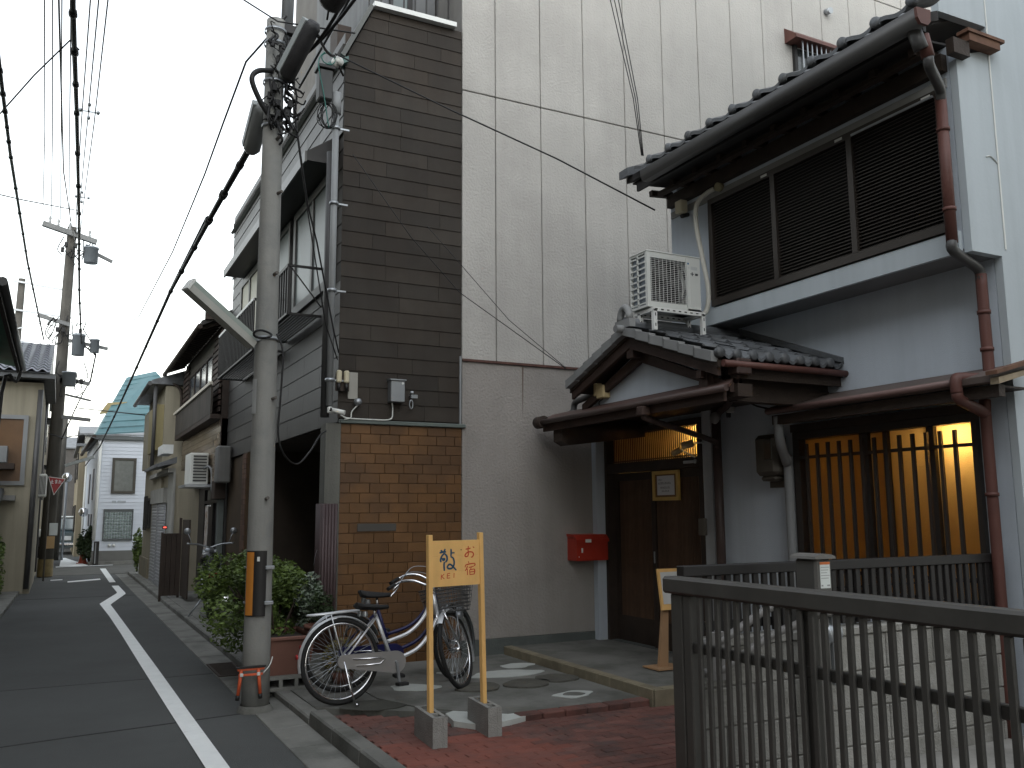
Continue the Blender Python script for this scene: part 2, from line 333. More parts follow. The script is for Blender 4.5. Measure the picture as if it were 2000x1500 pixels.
# ---------------------------------------------------------------- the dark-clad building on the corner
db = thing('corner_building', (2.45,8.55,0), 'dark brown clad two-storey building with brown tiled base beside the utility pole', 'building')
core = M('building_core', (.03,.027,.024), rough=.9, var=.1)
put('core', MB().box(2.46,3.72,8.54,15.1,2.40,6.2).box(2.75,3.72,8.54,15.1,6.2,6.84), core, db)
side = put('side_wall', B(2.44,3.735,8.52,8.539,2.40,6.20), core, db)
def lap(pl, u0, u1, z0, z1, t=.014, ua=None, ub=None):
    """lapped cladding board: bottom edge proud. pl = ('y',Y) faces -Y, u is X;  ('x',X) faces -X, u is Y"""
    ua = u0 if ua is None else ua; ub = u1 if ub is None else ub; ax, c = pl
    prof = [(u0,z0,t),(u1,z0,t),(ub,z1,t*.45),(ua,z1,t*.45),(u0,z0,0),(u1,z0,0),(ub,z1,0),(ua,z1,0)]
    vs = [((u, c-o, z) if ax == 'y' else (c-o, u, z)) for u, z, o in prof]
    return MB().add(vs, [(0,1,2,3),(7,6,5,4),(0,4,5,1),(1,5,6,2),(2,6,7,3),(3,7,4,0)])
rr = random.Random(3)
z = 2.44; row = 0
def chamf(z): return 2.405 if z <= 6.23 else 2.405+(z-6.23)*.30/.63
while z < 6.80:
    z1 = min(z+.160, 6.86); xs = [chamf(z)]
    x = 2.40+(.33 if row % 2 else .62)+rr.choice((0,.15,.3))-.3
    while x < 3.60:
        if x > xs[0]+.12: xs.append(x)
        x += rr.choice((.45,.6,.6,.75))
    xs.append(3.73)
    for i in range(len(xs)-1):
        put('panel', lap(('y',8.52), xs[i]+(.0015 if i else 0), xs[i+1]-.0015, z+.0015, z1, ua=chamf(z1) if i == 0 else None), siding, side)
    z = z1; row += 1
put('verge_trim', MB().prism([(2.385,6.22),(2.69,6.86),(2.655,6.89),(2.34,6.24)],'y',8.46,15.1), M('verge_metal',(.09,.095,.09),rough=.5), db)
put('parapet_cap', B(2.69,3.64,8.44,8.70,6.862,6.915), white_m, db)
put('roof', B(2.69,3.72,8.70,15.1,6.862,6.88), core, db)
# base: brown glazed tiles
tw = put('tile_wall', B(2.44,3.735,8.507,8.70,0,2.40), grout, db)
for j in range(24):
    z = .045+j*.0975
    if z > 2.3: break
    x = 2.435-(.101 if j % 2 else 0)-rr.choice((0,.0,.05))
    while x < 3.73:
        a, b = max(x,2.435), min(x+.203,3.735)
        if b-a > .03: put('tile', MB().cbox(a+.002,b-.002,8.496+rv(.0012),8.51,z+.002,z+.0955,.003), tile_b, tw)
        x += .203
put('tile_patch', MB().cbox(2.62,3.02,8.488,8.4965,1.33,1.405,.003), M('grey_filler',(.07,.065,.058),rough=.9), tw)
put('ledge', MB().cbox(2.42,3.77,8.465,8.53,2.385,2.425,.006), M('green_grey_metal',(.10,.12,.11),rough=.5,var=.2), db)
put('edge_trim', B(3.705,3.725,8.485,8.503,2.425,3.15), pipe_g, db)
# street face: lower band of dark boards, windows, hood, pale upper boards
sf = put('street_wall', B(2.43,2.459,8.54,15.1,2.40,6.2), core, db)
z = 2.40; row = 0
while z < 3.80:
    y = 8.54; k = 0
    while y < 15.1:
        y1 = min(15.1, y+(1.45 if (row+k) % 2 or y > 8.6 else .75))
        put('panel', lap(('x',2.43), y+.002, y1-.002, z+.001, z+.222), M('dark_grey_cladding',(.036,.034,.032),rough=.5,var=.2,rnd=.15,streak=.3), sf); y = y1; k += 1
    z += .2225; row += 1
z = 5.42; row = 0
while z < 6.35:
    y = 8.54+(.0 if row % 2 else -.4)
    while y < 15.1:
        a, b = max(8.54,y), min(15.1,y+.95)
        if b-a > .05: put('panel', lap(('x',2.41), a+.002, b-.002, z+.001, z+.182), siding_g, sf)
        y += .95
    z += .1845; row += 1
put('facia_strip', B(2.385,2.43,8.54,15.1,6.345,6.40), core, db)
for (a, b) in ((14.2,15.1),(8.54,8.75)):
    z = 3.85
    while z < 5.3:
        put('panel', lap(('x',2.43), a, b, z, z+.2), siding_g if a > 10 else siding, sf); z += .2015
# window hood
put('window_hood', MB().prism([(2.10,5.16),(2.10,5.26),(2.40,5.47),(2.425,5.47),(2.425,5.16)],'y',8.80,13.9), M('hood_metal',(.035,.033,.032),rough=.45), db)
put('hood_edge', B(2.075,2.098,8.79,13.91,5.14,5.255), M('hood_edge_metal',(.11,.11,.105),rough=.4), db)
# first-floor windows
def window_x(parent, X, y0, y1, z0, z1, fr, gl, nm=1, ft=.05, name='window', d=.05):
    f = MB(); f.box(X-d,X,y0,y1,z1-ft,z1).box(X-d,X,y0,y1,z0,z0+ft).box(X-d,X,y0,y0+ft,z0+ft,z1-ft).box(X-d,X,y1-ft,y1,z0+ft,z1-ft)
    for i in range(1, nm):
        yy = y0+(y1-y0)*i/nm; f.box(X-d+.004,X,yy-ft*.4,yy+ft*.4,z0+ft,z1-ft)
    o = put(name, f, fr, parent)
    for i in range(nm):
        a = y0+(y1-y0)*i/nm+(ft if i == 0 else ft*.4); b = y0+(y1-y0)*(i+1)/nm-(ft if i == nm-1 else ft*.4)
        put('pane', B(X-d*.55,X-d*.3,a,b,z0+ft,z1-ft), gl, o)
    return o
fr_g = M('grey_window_frame', (.10,.10,.098), rough=.5)
window_x(db, 2.43, 8.78, 10.55, 3.86, 5.14, fr_g, gl_b, 2, .10)
window_x(db, 2.43, 10.75, 12.5, 3.86, 5.14, fr_g, gl_b, 2, .08)
window_x(db, 2.43, 12.7, 14.15, 3.86, 5.14, fr_g, M('pale_blind',(.52,.50,.42),rough=.6,var=.05), 2, .10)  # pale blind tone in the far panes
# metal flower-rack balconies under the windows
def rack(y0, y1, z0, z1, lb):
    r = thing('window_rack', (2.2,y0,z0), lb, 'window rack')
    put('top_rail', MB().bar((2.06,y0,z1),(2.06,y1,z1),.03,.035), white_m if y0 > 11 else black_m, r)
    put('end_rail', MB().bar((2.06,y0,z1),(2.42,y0,z1),.025,.025).bar((2.06,y1,z1),(2.42,y1,z1),.025,.025), black_m, r)
    put('base_rail', MB().bar((2.06,y0,z0),(2.06,y1,z0),.025,.025).bar((2.06,y0,z0),(2.42,y0,z0),.025,.025).bar((2.06,y1,z0),(2.42,y1,z0),.025,.025), black_m, r)
    n = int((y1-y0)/.11)
    for i in range(n+1): put('baluster', B(2.05,2.07,y0+(y1-y0)*i/n-.008,y0+(y1-y0)*i/n+.008,z0+.013,z1-.018), black_m, r)
    for i in range(9): put('floor_slat', B(2.08+i*.036,2.098+i*.036,y0,y1,z0-.008,z0+.008), black_m, r)
    for yy in (y0,y1): put('brace', MB().bar((2.07,yy,z1),(2.42,yy,z0+.1),.012,.012), black_m, r)
rack(11.2, 13.9, 3.55, 4.2, 'black window rack with pale top rail under the far window of the dark building')
rack(9.3, 10.9, 3.62, 4.15, 'black window rack half hidden behind the utility pole')
# ground floor: open carport with brick pier
cp = M('carport_wall', (.045,.034,.026), rough=.9, var=.3)
put('carport_wall', MB().box(3.55,3.70,8.70,15.1,0,2.40).box(2.46,3.55,12.7,12.9,0,2.40).box(2.46,3.70,15.0,15.1,0,2.40), cp, db)
put('carport_ceiling', B(2.46,3.70,8.70,15.1,2.385,2.3995), cp, db)
pier = put('brick_pier', B(2.36,2.60,12.92,13.22,.06,2.38), grout, db)
bk = M('pier_brick', (.10,.055,.035), rough=.85, var=.3, rnd=.3)
for j in range(32):
    for i in range(2):
        put('brick', MB().cbox(2.345,2.359,12.92+i*.15+.004,12.92+i*.15+.146,.06+j*.072+.003,.06+j*.072+.069,.002), bk, pier)
put('brick_infill', B(2.45,2.5,13.22,15.0,.06,2.38), M('carport_brown',(.06,.04,.022),rough=.85,var=.3), db)
put('corner_column', B(2.28,2.43,8.47,8.66,0,2.38), M('column_render',(.13,.13,.115),rough=.9,streak=.35,bump=.3), db)
m = MB()
for i in range(6): m.cyl((2.262,8.49+i*.03,.06),(2.262,8.49+i*.03,1.60),.017,8)
for i in range(5): m.cyl((2.275+i*.03,8.457,.06),(2.275+i*.03,8.457,1.60),.017,8)
put('ribbed_corner_guard', m, M('purple_brown_vinyl',(.055,.035,.036),rough=.5,var=.15), db)
# downpipes and cable conduit on the corner
put('downpipe', MB().tube([(2.30,8.44,5.75),(2.30,8.44,2.55)],.034,10).cyl((2.30,8.44,5.55),(2.30,8.44,5.78),.05,12), pipe_g, db)
put('downpipe', MB().tube([(2.30,8.60,5.2),(2.30,8.60,2.45)],.045,10), pipe_d, db)
for z in (5.4,4.6,3.7,2.8): put('pipe_clip', MB().lathe([(.042,-.015),(.047,-.015),(.047,.015),(.042,.015)],(2.30,8.44,z),12).box(2.30,2.44,8.432,8.448,z-.008,z+.008), steel, db)
# rooftop dormer wall behind the parapet, with a window and railing
put('dormer_wall', MB().box(2.95,3.70,9.25,9.3,6.88,9.5).box(2.95,3.0,9.3,12,6.88,9.5), M('dormer_grey',(.13,.135,.14),rough=.7,streak=.3), db)
wf = put('window', MB().box(3.12,3.16,9.21,9.248,7.0,8.6).box(3.34,3.40,9.21,9.248,7.0,8.6).box(3.12,3.40,9.21,9.248,8.6,8.66), black_m, db)
put('pane', B(3.16,3.34,9.225,9.247,7.0,8.6), gl_b, wf)
rl = put('roof_railing', MB().bar((2.72,8.75,7.55),(3.7,8.75,7.55),.03,.03).bar((2.72,8.75,7.55),(2.72,12,7.55),.03,.03), black_m, db)
for i in range(8): put('baluster', B(2.715+i*.135,2.73+i*.135,8.742,8.757,6.88,7.535), black_m, rl)
put('chimney_box', B(2.50,2.66,9.2,9.5,6.6,7.0), wood_d, db)
put('gutter_mouth', MB().prism([(2.20,6.10),(2.42,6.22),(2.42,6.16),(2.22,6.04)],'y',8.44,8.60), M('teal_metal_flashing',(.05,.11,.10),rough=.4), db)

# things fixed to the corner building
mbx = thing('meter_box', (2.99,8.5,2.6), 'grey steel meter box on the dark cladding above the brown tiles', 'meter box')
put('body', MB().cbox(2.915,3.065,8.40,8.506,2.615,2.83,.006), steel, mbx)
put('lid', MB().prism([(8.385,2.833),(8.385,2.845),(8.506,2.86),(8.506,2.833)],'x',2.905,3.075), steel, mbx)
put('sticker', MB().prism([(3.04,2.79),(3.055,2.805),(3.04,2.82),(3.025,2.805)],'y',8.397,8.3995), white_m, mbx)
put('cable', MB().tube(arc([(2.95,8.46,2.615),(2.96,8.47,2.52),(2.93,8.46,2.44),(2.75,8.462,2.43),(2.5,8.46,2.435),(2.42,8.45,2.46)]),.007,6), white_p, mbx)
tap = thing('tap_bracket', (3.15,8.5,2.6), 'small metal tap bracket with hanging loop right of the meter box', 'bracket')
put('arm', MB().cyl((3.16,8.5,2.69),(3.16,8.43,2.69),.014).box(3.14,3.21,8.42,8.44,2.665,2.70).cyl((3.15,8.43,2.70),(3.15,8.43,2.735),.018), steel, tap)
put('loop', MB().tube([(3.145+.018*math.cos(a),8.435,2.60+.045*math.sin(a)) for a in [2*math.pi*k/14 for k in range(14)]],.006,6,closed=True), steel, tap)
bk2 = thing('switch_plate', (2.5,8.5,2.6), 'cream twin cut-out fuses on a pale backboard at the corner of the dark building', 'electrical fitting')
put('backboard', MB().cbox(2.50,2.60,8.495,8.506,2.63,2.90,.003), M('grey_board',(.3,.29,.26),rough=.8), bk2)
for i in (0,1):
    put('fuse_holder', MB().cbox(2.362+i*.075,2.412+i*.075,8.40,8.45,2.775,2.90,.012), beige_p, bk2)
    put('fuse_tail', MB().cyl((2.387+i*.075,8.425,2.775),(2.387+i*.075,8.425,2.70),.016), black_m, bk2)
put('mount', B(2.362,2.50,8.452,8.47,2.70,2.88), wood_d, bk2)
put('meter_dome', MB().lathe([(0,-.04),(.03,-.03),(.042,0),(.03,.03),(0,.035)],(2.59,8.45,2.60),12), steel, bk2)
put('cable', MB().tube(arc([(2.59,8.45,2.57),(2.53,8.45,2.5),(2.52,8.45,2.44),(2.46,8.46,2.42)]),.006,6), white_p, bk2)
sc = thing('security_camera', (2.33,8.4,2.45), 'small white security camera at the foot of the grey conduit', 'camera')
put('mount', MB().cbox(2.275,2.315,8.38,8.43,2.47,2.53,.008), white_p, sc)
put('body', MB().cyl((2.31,8.40,2.50),(2.42,8.32,2.47),.024,14), white_p, sc)
put('lens', MB().cyl((2.305,8.395,2.50),(2.29,8.38,2.505),.02,12), rubber, sc)
ins = thing('wall_insulator', (2.25,8.4,6.0), 'white ceramic cable insulator at the top corner of the dark building', 'insulator')
put('knob', MB().lathe([(0,-.05),(.04,-.05),(.055,-.02),(.035,0),(.055,.02),(.04,.05),(0,.05)],(2.28,8.36,6.08),14,(.5,-.6,.2)), white_p, ins)
put('bracket', MB().cyl((2.28,8.36,6.06),(2.38,8.50,6.02),.012,8), black_m, ins)
jb = thing('junction_box', (2.2,8.4,5.6), 'black cable junction box hanging on the corner below the insulator', 'junction box')
put('body', MB().cbox(2.10,2.24,8.36,8.50,5.66,5.98,.012), M('box_grey',(.05,.052,.052),rough=.6), jb)
put('lid', MB().cbox(2.08,2.26,8.34,8.52,5.982,6.02,.006), black_m, jb)
for i in range(7):
    a = rr.uniform(0,6.28); put('cable_loop', MB().tube([(2.2+(.06+.02*(i%3))*math.cos(t)+rr.uniform(-.01,.01),8.40+.03*math.sin(a+t),5.50+.13*math.sin(t)) for t in [2*math.pi*k/16 for k in range(16)]],.005,5,closed=True), cable_m, jb)
put('green_wire', MB().tube(arc([(2.26,8.36,6.1),(2.16,8.33,6.15),(2.08,8.34,6.02),(2.14,8.34,5.7),(2.2,8.34,5.35)]),.006,5).tube([(2.18+.07*math.cos(t),8.34,6.08+.06*math.sin(t)) for t in [2*math.pi*k/14 for k in range(14)]],.006,5,closed=True), M('green_wire',(.02,.12,.10),rough=.5), jb)

# ---------------------------------------------------------------- tall pale building behind, wall facing the camera
wb = thing('pale_building', (3.74,8.55,0), 'tall pale grey rendered building with vertical grooves behind the inn', 'building')
put('core', B(3.745,15.9,8.535,17,0,12), stucco_g, wb)
gx = [3.74,4.146,4.73,5.32,5.91,6.50,7.08,7.65,8.22,8.79,9.355,9.92,10.5,11.07,11.64,12.2,12.8,13.4,14,14.6,15.2,15.9]
zz = [.215,3.10,6.165,9.1,12]
for i in range(len(gx)-1):
    for j in range(len(zz)-1):
        if j == 0: continue
        put('wall_panel', MB().cbox(gx[i]+(.005 if i else 0),gx[i+1]-.005,8.50,8.533,zz[j]+(.006 if j > 1 else .0),zz[j+1]-.006,.006), stucco, wb)
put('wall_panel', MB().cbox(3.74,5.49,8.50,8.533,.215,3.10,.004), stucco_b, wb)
put('rust_strip', MB().cbox(3.735,5.2,8.478,8.4985,3.098,3.128,.004), M('rusty_trim',(.085,.042,.034),rough=.85,var=.45,scale=9), wb)
put('base_band', MB().cbox(3.74,5.49,8.488,8.533,0,.212,.004), dado, wb)
rs = M('rust_stain', (.10,.075,.06), rough=.95, var=.3)
put('stain_drip', MB().add([(4.455,8.4985,3.09),(4.475,8.4985,3.09),(4.468,8.4985,2.75),(4.46,8.4985,2.52)],[(0,1,2,3)]), rs, wb)
wnd = put('window', MB().box(8.75,8.80,8.45,8.533,7.2,7.95).box(9.30,9.35,8.45,8.533,7.2,7.95).box(8.75,9.35,8.45,8.533,7.2,7.24), black_m, wb)
put('pane', B(8.80,9.30,8.48,8.499,7.24,7.9), gl_d, wnd)
for i in range(7): put('bar', B(8.78+i*.088,8.795+i*.088,8.33,8.345,7.2,7.95), steel, wnd)
put('window_hood', MB().prism([(8.28,7.93),(8.28,7.97),(8.5,8.16),(8.5,7.93)],'x',8.62,9.5), pipe_r, wb)
put('vent_pipe', MB().cyl((9.45,8.5,8.62),(9.45,8.40,8.60),.045,14), steel, wb)
# ---------------------------------------------------------------- the inn
inn = thing('inn', (5.5,6.0,0), 'two-storey grey plastered inn with tiled porch and dark louvred upper windows', 'building')
# ground-floor wall around the openings (window y 3.9-5.5 z .9-2.08, door y 6.75-8.38 z .13-2.36)
X = 5.5
put('wall', MB().box(X,X+.12,3.66,3.88,0,3.2).box(X,X+.12,3.88,5.52,0,.9).box(X,X+.12,3.88,5.52,2.22,3.2).box(X,X+.12,5.52,6.74,0,3.2).box(X,X+.12,6.74,8.40,2.37,3.2).box(X,X+.12,8.40,8.485,0,3.2), plaster, inn)
put('wall', MB().box(5.2,5.32,3.66,3.70,3.20,4.62).box(5.2,5.32,3.70,6.13,3.20,3.33).box(5.2,5.32,3.70,6.13,4.33,4.62).box(5.2,5.32,6.13,6.74,3.20,4.62), plaster, inn)
put('upper_floor_soffit', B(5.205,5.6,3.66,6.74,3.17,3.199), M('soffit_grey',(.20,.205,.21),rough=.9), inn)
put('side_wall', B(5.33,10,6.70,6.74,3.2,4.62), plaster, inn)
put('back_wall', MB().box(9.9,10,3.7,8.48,0,4.6), plaster, inn)
put('roof_flat', B(5.63,9.9,6.9,8.48,3.1,3.2), kawara, inn)
# gable wall facing the camera
put('gable_wall', MB().prism([(5.5,0),(5.5,3.17),(5.2,3.17),(5.2,4.50),(5.27,4.55),(5.54,4.64),(5.54,4.82),(5.06,4.81),(5.06,9.5),(12,9.5),(12,0)],'y',3.60,3.655), plaster_l, inn)
put('sealant_line', MB().prism([(5.535,3.22),(5.55,3.22),(5.552,4.8),(5.54,4.8)],'y',3.594,3.5985), white_p, inn)
put('sealant_line', MB().prism([(5.545,4.8),(5.555,4.8),(5.56,9.4),(5.55,9.4)],'y',3.594,3.5985), white_p, inn)
m = MB().tube(arc([(5.42,3.596,3.85),(5.47,3.596,3.86),(5.54,3.596,3.82)],4),.004,4)
put('crack', m, white_p, inn)
put('weep_line', MB().tube([(5.60,3.596,1.75),(5.605,3.596,1.3),(5.62,3.596,.7)],.005,4), pipe_g, inn)
put('gable_base', B(5.47,12,3.575,3.598,0,.9), M('gable_base_render',(.11,.115,.115),rough=.9,var=.2,bump=.3), inn)
# upper roof: boarded soffit, rafters, gutter, tiles
rf = put('roof', MB().prism([(4.66,4.60),(4.66,4.66),(8.0,6.0),(9.9,5.2),(9.9,5.1),(8.0,5.9),(5.0,4.72)],'y',3.665,6.70), M('roof_board',(.028,.026,.026),rough=.85), inn)
put('eave_end', MB().prism([(4.66,4.60),(4.66,4.66),(5.05,4.81),(5.05,4.74)],'y',3.60,3.664), MATS['roof_board'], inn)
put('soffit', MB().prism([(4.70,4.585),(5.30,4.64),(5.30,4.655),(4.70,4.60)],'y',3.67,6.66), M('dark_soffit',(.03,.029,.029),rough=.8), inn)
for i in range(10):
    y = 3.75+i*.33
    put('rafter', MB().bar((4.95,y,4.56),(5.25,y,4.585),.05,.055), wood_d, inn)
put('wall_plate', B(5.14,5.199,3.67,6.72,4.44,4.56), wood_d, inn)
put('purlin', MB().bar((5.0,3.67,4.535),(5.0,6.64,4.535),.06,.035), wood_d, inn)
gt = put('gutter', MB().prism([(4.60,4.50),(4.575,4.535),(4.57,4.60),(4.59,4.60),(4.60,4.545),(4.62,4.52),(4.66,4.52),(4.68,4.545),(4.685,4.61),(4.70,4.61),(4.695,4.53),(4.665,4.50)],'y',3.42,6.36,True), pipe_d, inn)
put('gutter_end', MB().prism([(4.60,4.50),(4.575,4.535),(4.57,4.60),(4.70,4.61),(4.695,4.53),(4.665,4.50)],'y',3.40,3.42), pipe_r, gt)
put('fascia', B(4.70,4.725,3.46,6.60,4.50,4.60), M('dark_fascia',(.022,.021,.021),rough=.6), inn)
def eave_tile(x, y, z, wdt, ln, rise, ang, lean=1):
    """pantile: round cap at the eave end, S-curve behind; runs along +X (lean=1)"""
    m = MB()
    def fn(u, v):
        t = u*wdt; h = .03*math.cos(math.pi*2*u)*.6+.012
        if u < .3: h = .038*math.sin(math.pi*u/.3)+.012
        return (x+v*ln, y+t, z+v*rise+h)
    m.grid(fn, 10, 1)
    m.grid(lambda u, v: tuple(Vector(fn(u, 0))-Vector((0,0,.03*v))), 10, 1, False)
    m.lathe([(0,-.012),(.034,-.012),(.038,0),(.038,.03)], (x, y+.15*wdt, z+.018), 14, (1,0,0))
    return m
for i in range(11):
    put('eave_tile', eave_tile(4.605, 3.42+i*.28, 4.665, .28, .35, .14, 0), kawara, rf)
m = MB(); m.prism([(4.60,4.64),(4.60,4.72),(5.3,5.0),(5.3,4.92)],'y',6.60,6.74); put('verge_tile', m, kawara, rf)
# gable-end boards under the eave
put('purlin_cap', MB().box(5.24,5.56,3.52,3.598,4.61,4.665).box(5.22,5.60,3.51,3.598,4.667,4.69), M('rusty_cap',(.13,.065,.04),rough=.8,var=.35,scale=10), inn)
put('purlin_end', B(5.10,5.26,3.54,3.598,4.50,4.608), wood_d, inn)
# louvred shutters
lw = MB(); z0, z1 = 3.33, 4.33
lw.box(5.15,5.21,3.70,6.13,z1-.05,z1).box(5.15,5.21,3.70,6.13,z0,z0+.06)
for y in (3.70,4.47,5.28,6.08): lw.box(5.148,5.21,y,y+.05,z0+.06,z1-.05)
lv = put('louvre_window', lw, alu_b, inn)
for (a, b) in ((3.75,4.47),(4.52,5.28),(5.33,6.08)):
    for k in range(33):
        z = z0+.068+k*.0268
        put('louvre', MB().add([(5.168,a,z),(5.168,b,z),(5.19,b,z+.017),(5.19,a,z+.017),(5.168,a,z+.004),(5.168,b,z+.004),(5.19,b,z+.021),(5.19,a,z+.021)],[(0,1,2,3),(7,6,5,4),(0,4,5,1),(3,2,6,7),(0,3,7,4),(1,5,6,2)]), alu_b, lv)
    put('backing', B(5.20,5.208,a,b,z0+.06,z1-.05), black_m, lv)
    put('label_tag', B(5.145,5.1495,a+.03,a+.10,z1-.035,z1-.015), white_p, lv)
put('silver_rail', B(5.14,5.1495,3.76,4.46,4.283,4.30), steel, lv)
put('upper_lintel', B(5.185,5.199,3.68,6.72,4.335,4.40), M('lintel_grey',(.24,.24,.23),rough=.9), inn)
put('lower_beam', MB().box(5.165,5.199,3.665,6.74,3.17,3.318), plaster_l, inn)
# downpipes at the right corner (rust red)
put('downpipe', MB().tube([(4.66,3.50,4.52),(4.70,3.50,4.44),(4.72,3.50,4.40)],.045,12), pipe_d, inn)
put('downpipe', MB().tube([(4.74,3.50,4.50),(4.78,3.50,4.36)],.040,12), pipe_r, inn)
put('downpipe', MB().tube(arc([(4.78,3.50,4.37),(4.80,3.51,4.31),(5.05,3.63,4.33-.06),(5.09,3.66,4.2)],5),.034,12), pipe_d, inn)
put('downpipe', MB().tube([(5.09,3.66,4.24),(5.09,3.66,3.22)],.036,12), pipe_r, inn)
put('downpipe', MB().tube(arc([(5.09,3.66,3.24),(5.10,3.66,3.17),(5.38,3.70,3.10),(5.41,3.70,3.02)],5),.035,12), pipe_d, inn)
put('downpipe', MB().tube(arc([(5.41,3.70,3.06),(5.41,3.70,2.7),(5.41,3.70,2.40),(5.38,3.70,2.355),(5.14,3.72,2.345),(5.10,3.72,2.32),(5.10,3.72,2.24)],5),.036,12), pipe_r, inn)
put('downpipe', MB().tube(arc([(5.10,3.72,2.25),(5.13,3.72,2.20),(5.38,3.74,2.13),(5.41,3.75,2.05),(5.41,3.75,.0)],6),.036,12), pipe_r, inn)
for z in (4.0,3.45): put('pipe_bracket', MB().lathe([(.038,-.012),(.043,-.012),(.043,.012),(.038,.012)],(5.09,3.66,z),12), pipe_r, inn)
for z in (2.8,2.55,1.6): put('pipe_bracket', MB().lathe([(.038,-.012),(.043,-.012),(.043,.012),(.038,.012)],(5.41,3.70 if z > 2.3 else 3.75,z),12), pipe_r, inn)
# awning over the lattice window
aw = put('window_awning', MB().prism([(5.12,2.29),(5.12,2.33),(5.499,2.44),(5.499,2.38),(5.15,2.28)],'y',3.50,5.48), M('awning_metal',(.10,.075,.065),rough=.6,var=.3,scale=5), inn)
put('awning_gutter', MB().tube([(5.115,3.72,2.315),(5.115,5.46,2.305)],.022,10), M('faded_red_gutter',(.16,.10,.09),rough=.5,var=.2), aw)
put('awning_beam', B(5.17,5.23,3.48,5.46,2.20,2.275), wood_d, aw)
put('awning_soffit', B(5.23,5.499,3.50,5.46,2.262,2.274), wood_d, aw)
put('verge_strip', MB().prism([(5.08,2.325),(5.56,2.45),(5.56,2.475),(5.08,2.35)],'y',3.42,3.499), MATS['rusty_cap'], aw)
put('verge_strip', MB().prism([(5.12,2.27),(5.50,2.37),(5.50,2.40),(5.12,2.31)],'y',3.44,3.498), M('bare_board',(.32,.26,.18),rough=.8,streak=.3), aw)
# sliding window with vertical bars, lit from inside
fz0, fz1 = .90, 2.09
win = put('lattice_window', MB().box(5.46,5.56,3.86,5.54,fz1,fz1+.06).box(5.46,5.56,3.86,5.54,fz0-.06,fz0).box(5.46,5.56,3.86,3.90,fz0,fz1).box(5.46,5.56,5.47,5.54,fz0,fz1).box(5.50,5.56,4.22,4.28,fz0,fz1).box(5.50,5.56,4.80,4.88,fz0,fz1).box(5.50,5.56,4.62,4.66,fz0,fz1), alu_b, inn)
fg = frosted('frosted_glass', (.74,.60,.38))
for (a, b) in ((3.90,4.22),(4.28,4.62),(4.66,4.80),(4.88,5.47)): put('pane', B(5.535,5.541,a,b,fz0,fz1), fg, win)
for i in range(13):
    y = 4.01+i*.113
    put('bar', B(5.43,5.452,y-.012,y+.012,fz0-.02,fz1-.045), alu_b, win)
put('cross_bar', B(5.4525,5.460,3.90,5.47,1.925,1.95), alu_b, win)
put('cross_bar', B(5.4525,5.460,3.90,5.47,1.02,1.045), alu_b, win)
put('upper_frame', B(5.44,5.499,3.86,5.54,2.152,2.215), wood_d, inn)
# rooms behind the glass (closed, warm)
def shell(x0,x1,y0,y1,z0,z1,t=.03):
    return MB().box(x1,x1+t,y0,y1,z0,z1).box(x0,x1,y0-t,y0,z0,z1).box(x0,x1,y1,y1+t,z0,z1).box(x0,x1,y0,y1,z0-t,z0).box(x0,x1,y0,y1,z1,z1+t)
put('room', shell(5.625,7.6,3.80,5.62,.6,2.45), room, inn)
put('room', shell(5.625,7.6,6.72,8.42,.13,2.45), room, inn)
def lamp(name, loc, power, r, label):
    t = thing(name, loc, label, 'lamp')
    g = M('glowing_bulb', (1,.78,.42), emit=10., var=0)
    put('bulb', MB().lathe([(0,-r),(r*.7,-r*.7),(r,0),(r*.7,r*.7),(0,r)], loc, 12), g, t)
    l = bpy.data.lights.new('bulb_light','POINT'); l.energy = power; l.color = (1,.76,.38); l.shadow_soft_size = r*1.15
    lo = bpy.data.objects.new('bulb_light', l); col.objects.link(lo); lo.parent = t; lo.location = (0,0,0)
    return t
lamp('room_lamp', (5.66,4.04,2.03), WIN_W, .03, 'warm lamp glowing behind the frosted pane at the right of the lattice window')
lamp('hall_lamp', (5.70,6.90,2.26), DOOR_W, .025, 'warm lamp glowing behind the right end of the transom above the door')
# entrance: transom with slats, two sliding doors
dr = put('door_frame', MB().box(5.44,5.60,6.70,6.76,.13,2.40).box(5.44,5.60,8.36,8.42,.13,2.40).box(5.44,5.60,6.76,8.36,2.34,2.40).box(5.45,5.58,6.76,8.36,1.93,2.03), wood_d, inn)
put('transom_pane', B(5.545,5.551,6.76,8.36,2.03,2.34), fg, dr)
for i in range(46):
    y = 6.775+i*.0345
    put('transom_slat', B(5.534,5.543,y,y+.013,2.03,2.34), wood_door, dr)
put('transom_rail', B(5.528,5.5335,6.76,8.36,2.045,2.06), wood_door, dr)
for (a, b, x) in ((6.76,7.62,5.50),(7.58,8.36,5.545)):
    d = put('sliding_door', MB().box(x,x+.035,a,a+.07,.135,1.925).box(x,x+.035,b-.07,b,.135,1.925).box(x,x+.035,a+.07,b-.07,1.84,1.925).box(x,x+.035,a+.07,b-.07,.135,.40), wood_d, inn)
    put('door_back', B(x+.022,x+.033,a+.07,b-.07,.40,1.84), wood_door, d)
    n = int((b-a-.14)/.026)
    for i in range(n): put('door_slat', B(x+.002,x+.021,a+.072+i*.026,a+.072+i*.026+.017,.40,1.84), wood_door, d)
put('pilaster', MB().cbox(5.33,5.50,8.405,8.497,.0,2.38,.004), plaster, inn)
put('door_pull', MB().cbox(5.485,5.50,7.57,7.585,.98,1.10,.004), steel, inn)
put('threshold', B(5.46,5.62,6.70,8.42,.05,.134), dado, inn)
put('base_band', MB().box(5.485,5.499,8.425,8.484,0,.32).box(5.485,5.499,5.5,6.70,0,.30), dado, inn)
put('door_closer', MB().cbox(5.43,5.449,6.80,6.98,1.965,1.995,.004).cyl((5.43,6.80,1.98),(5.449,6.80,1.98),.02), steel, inn)
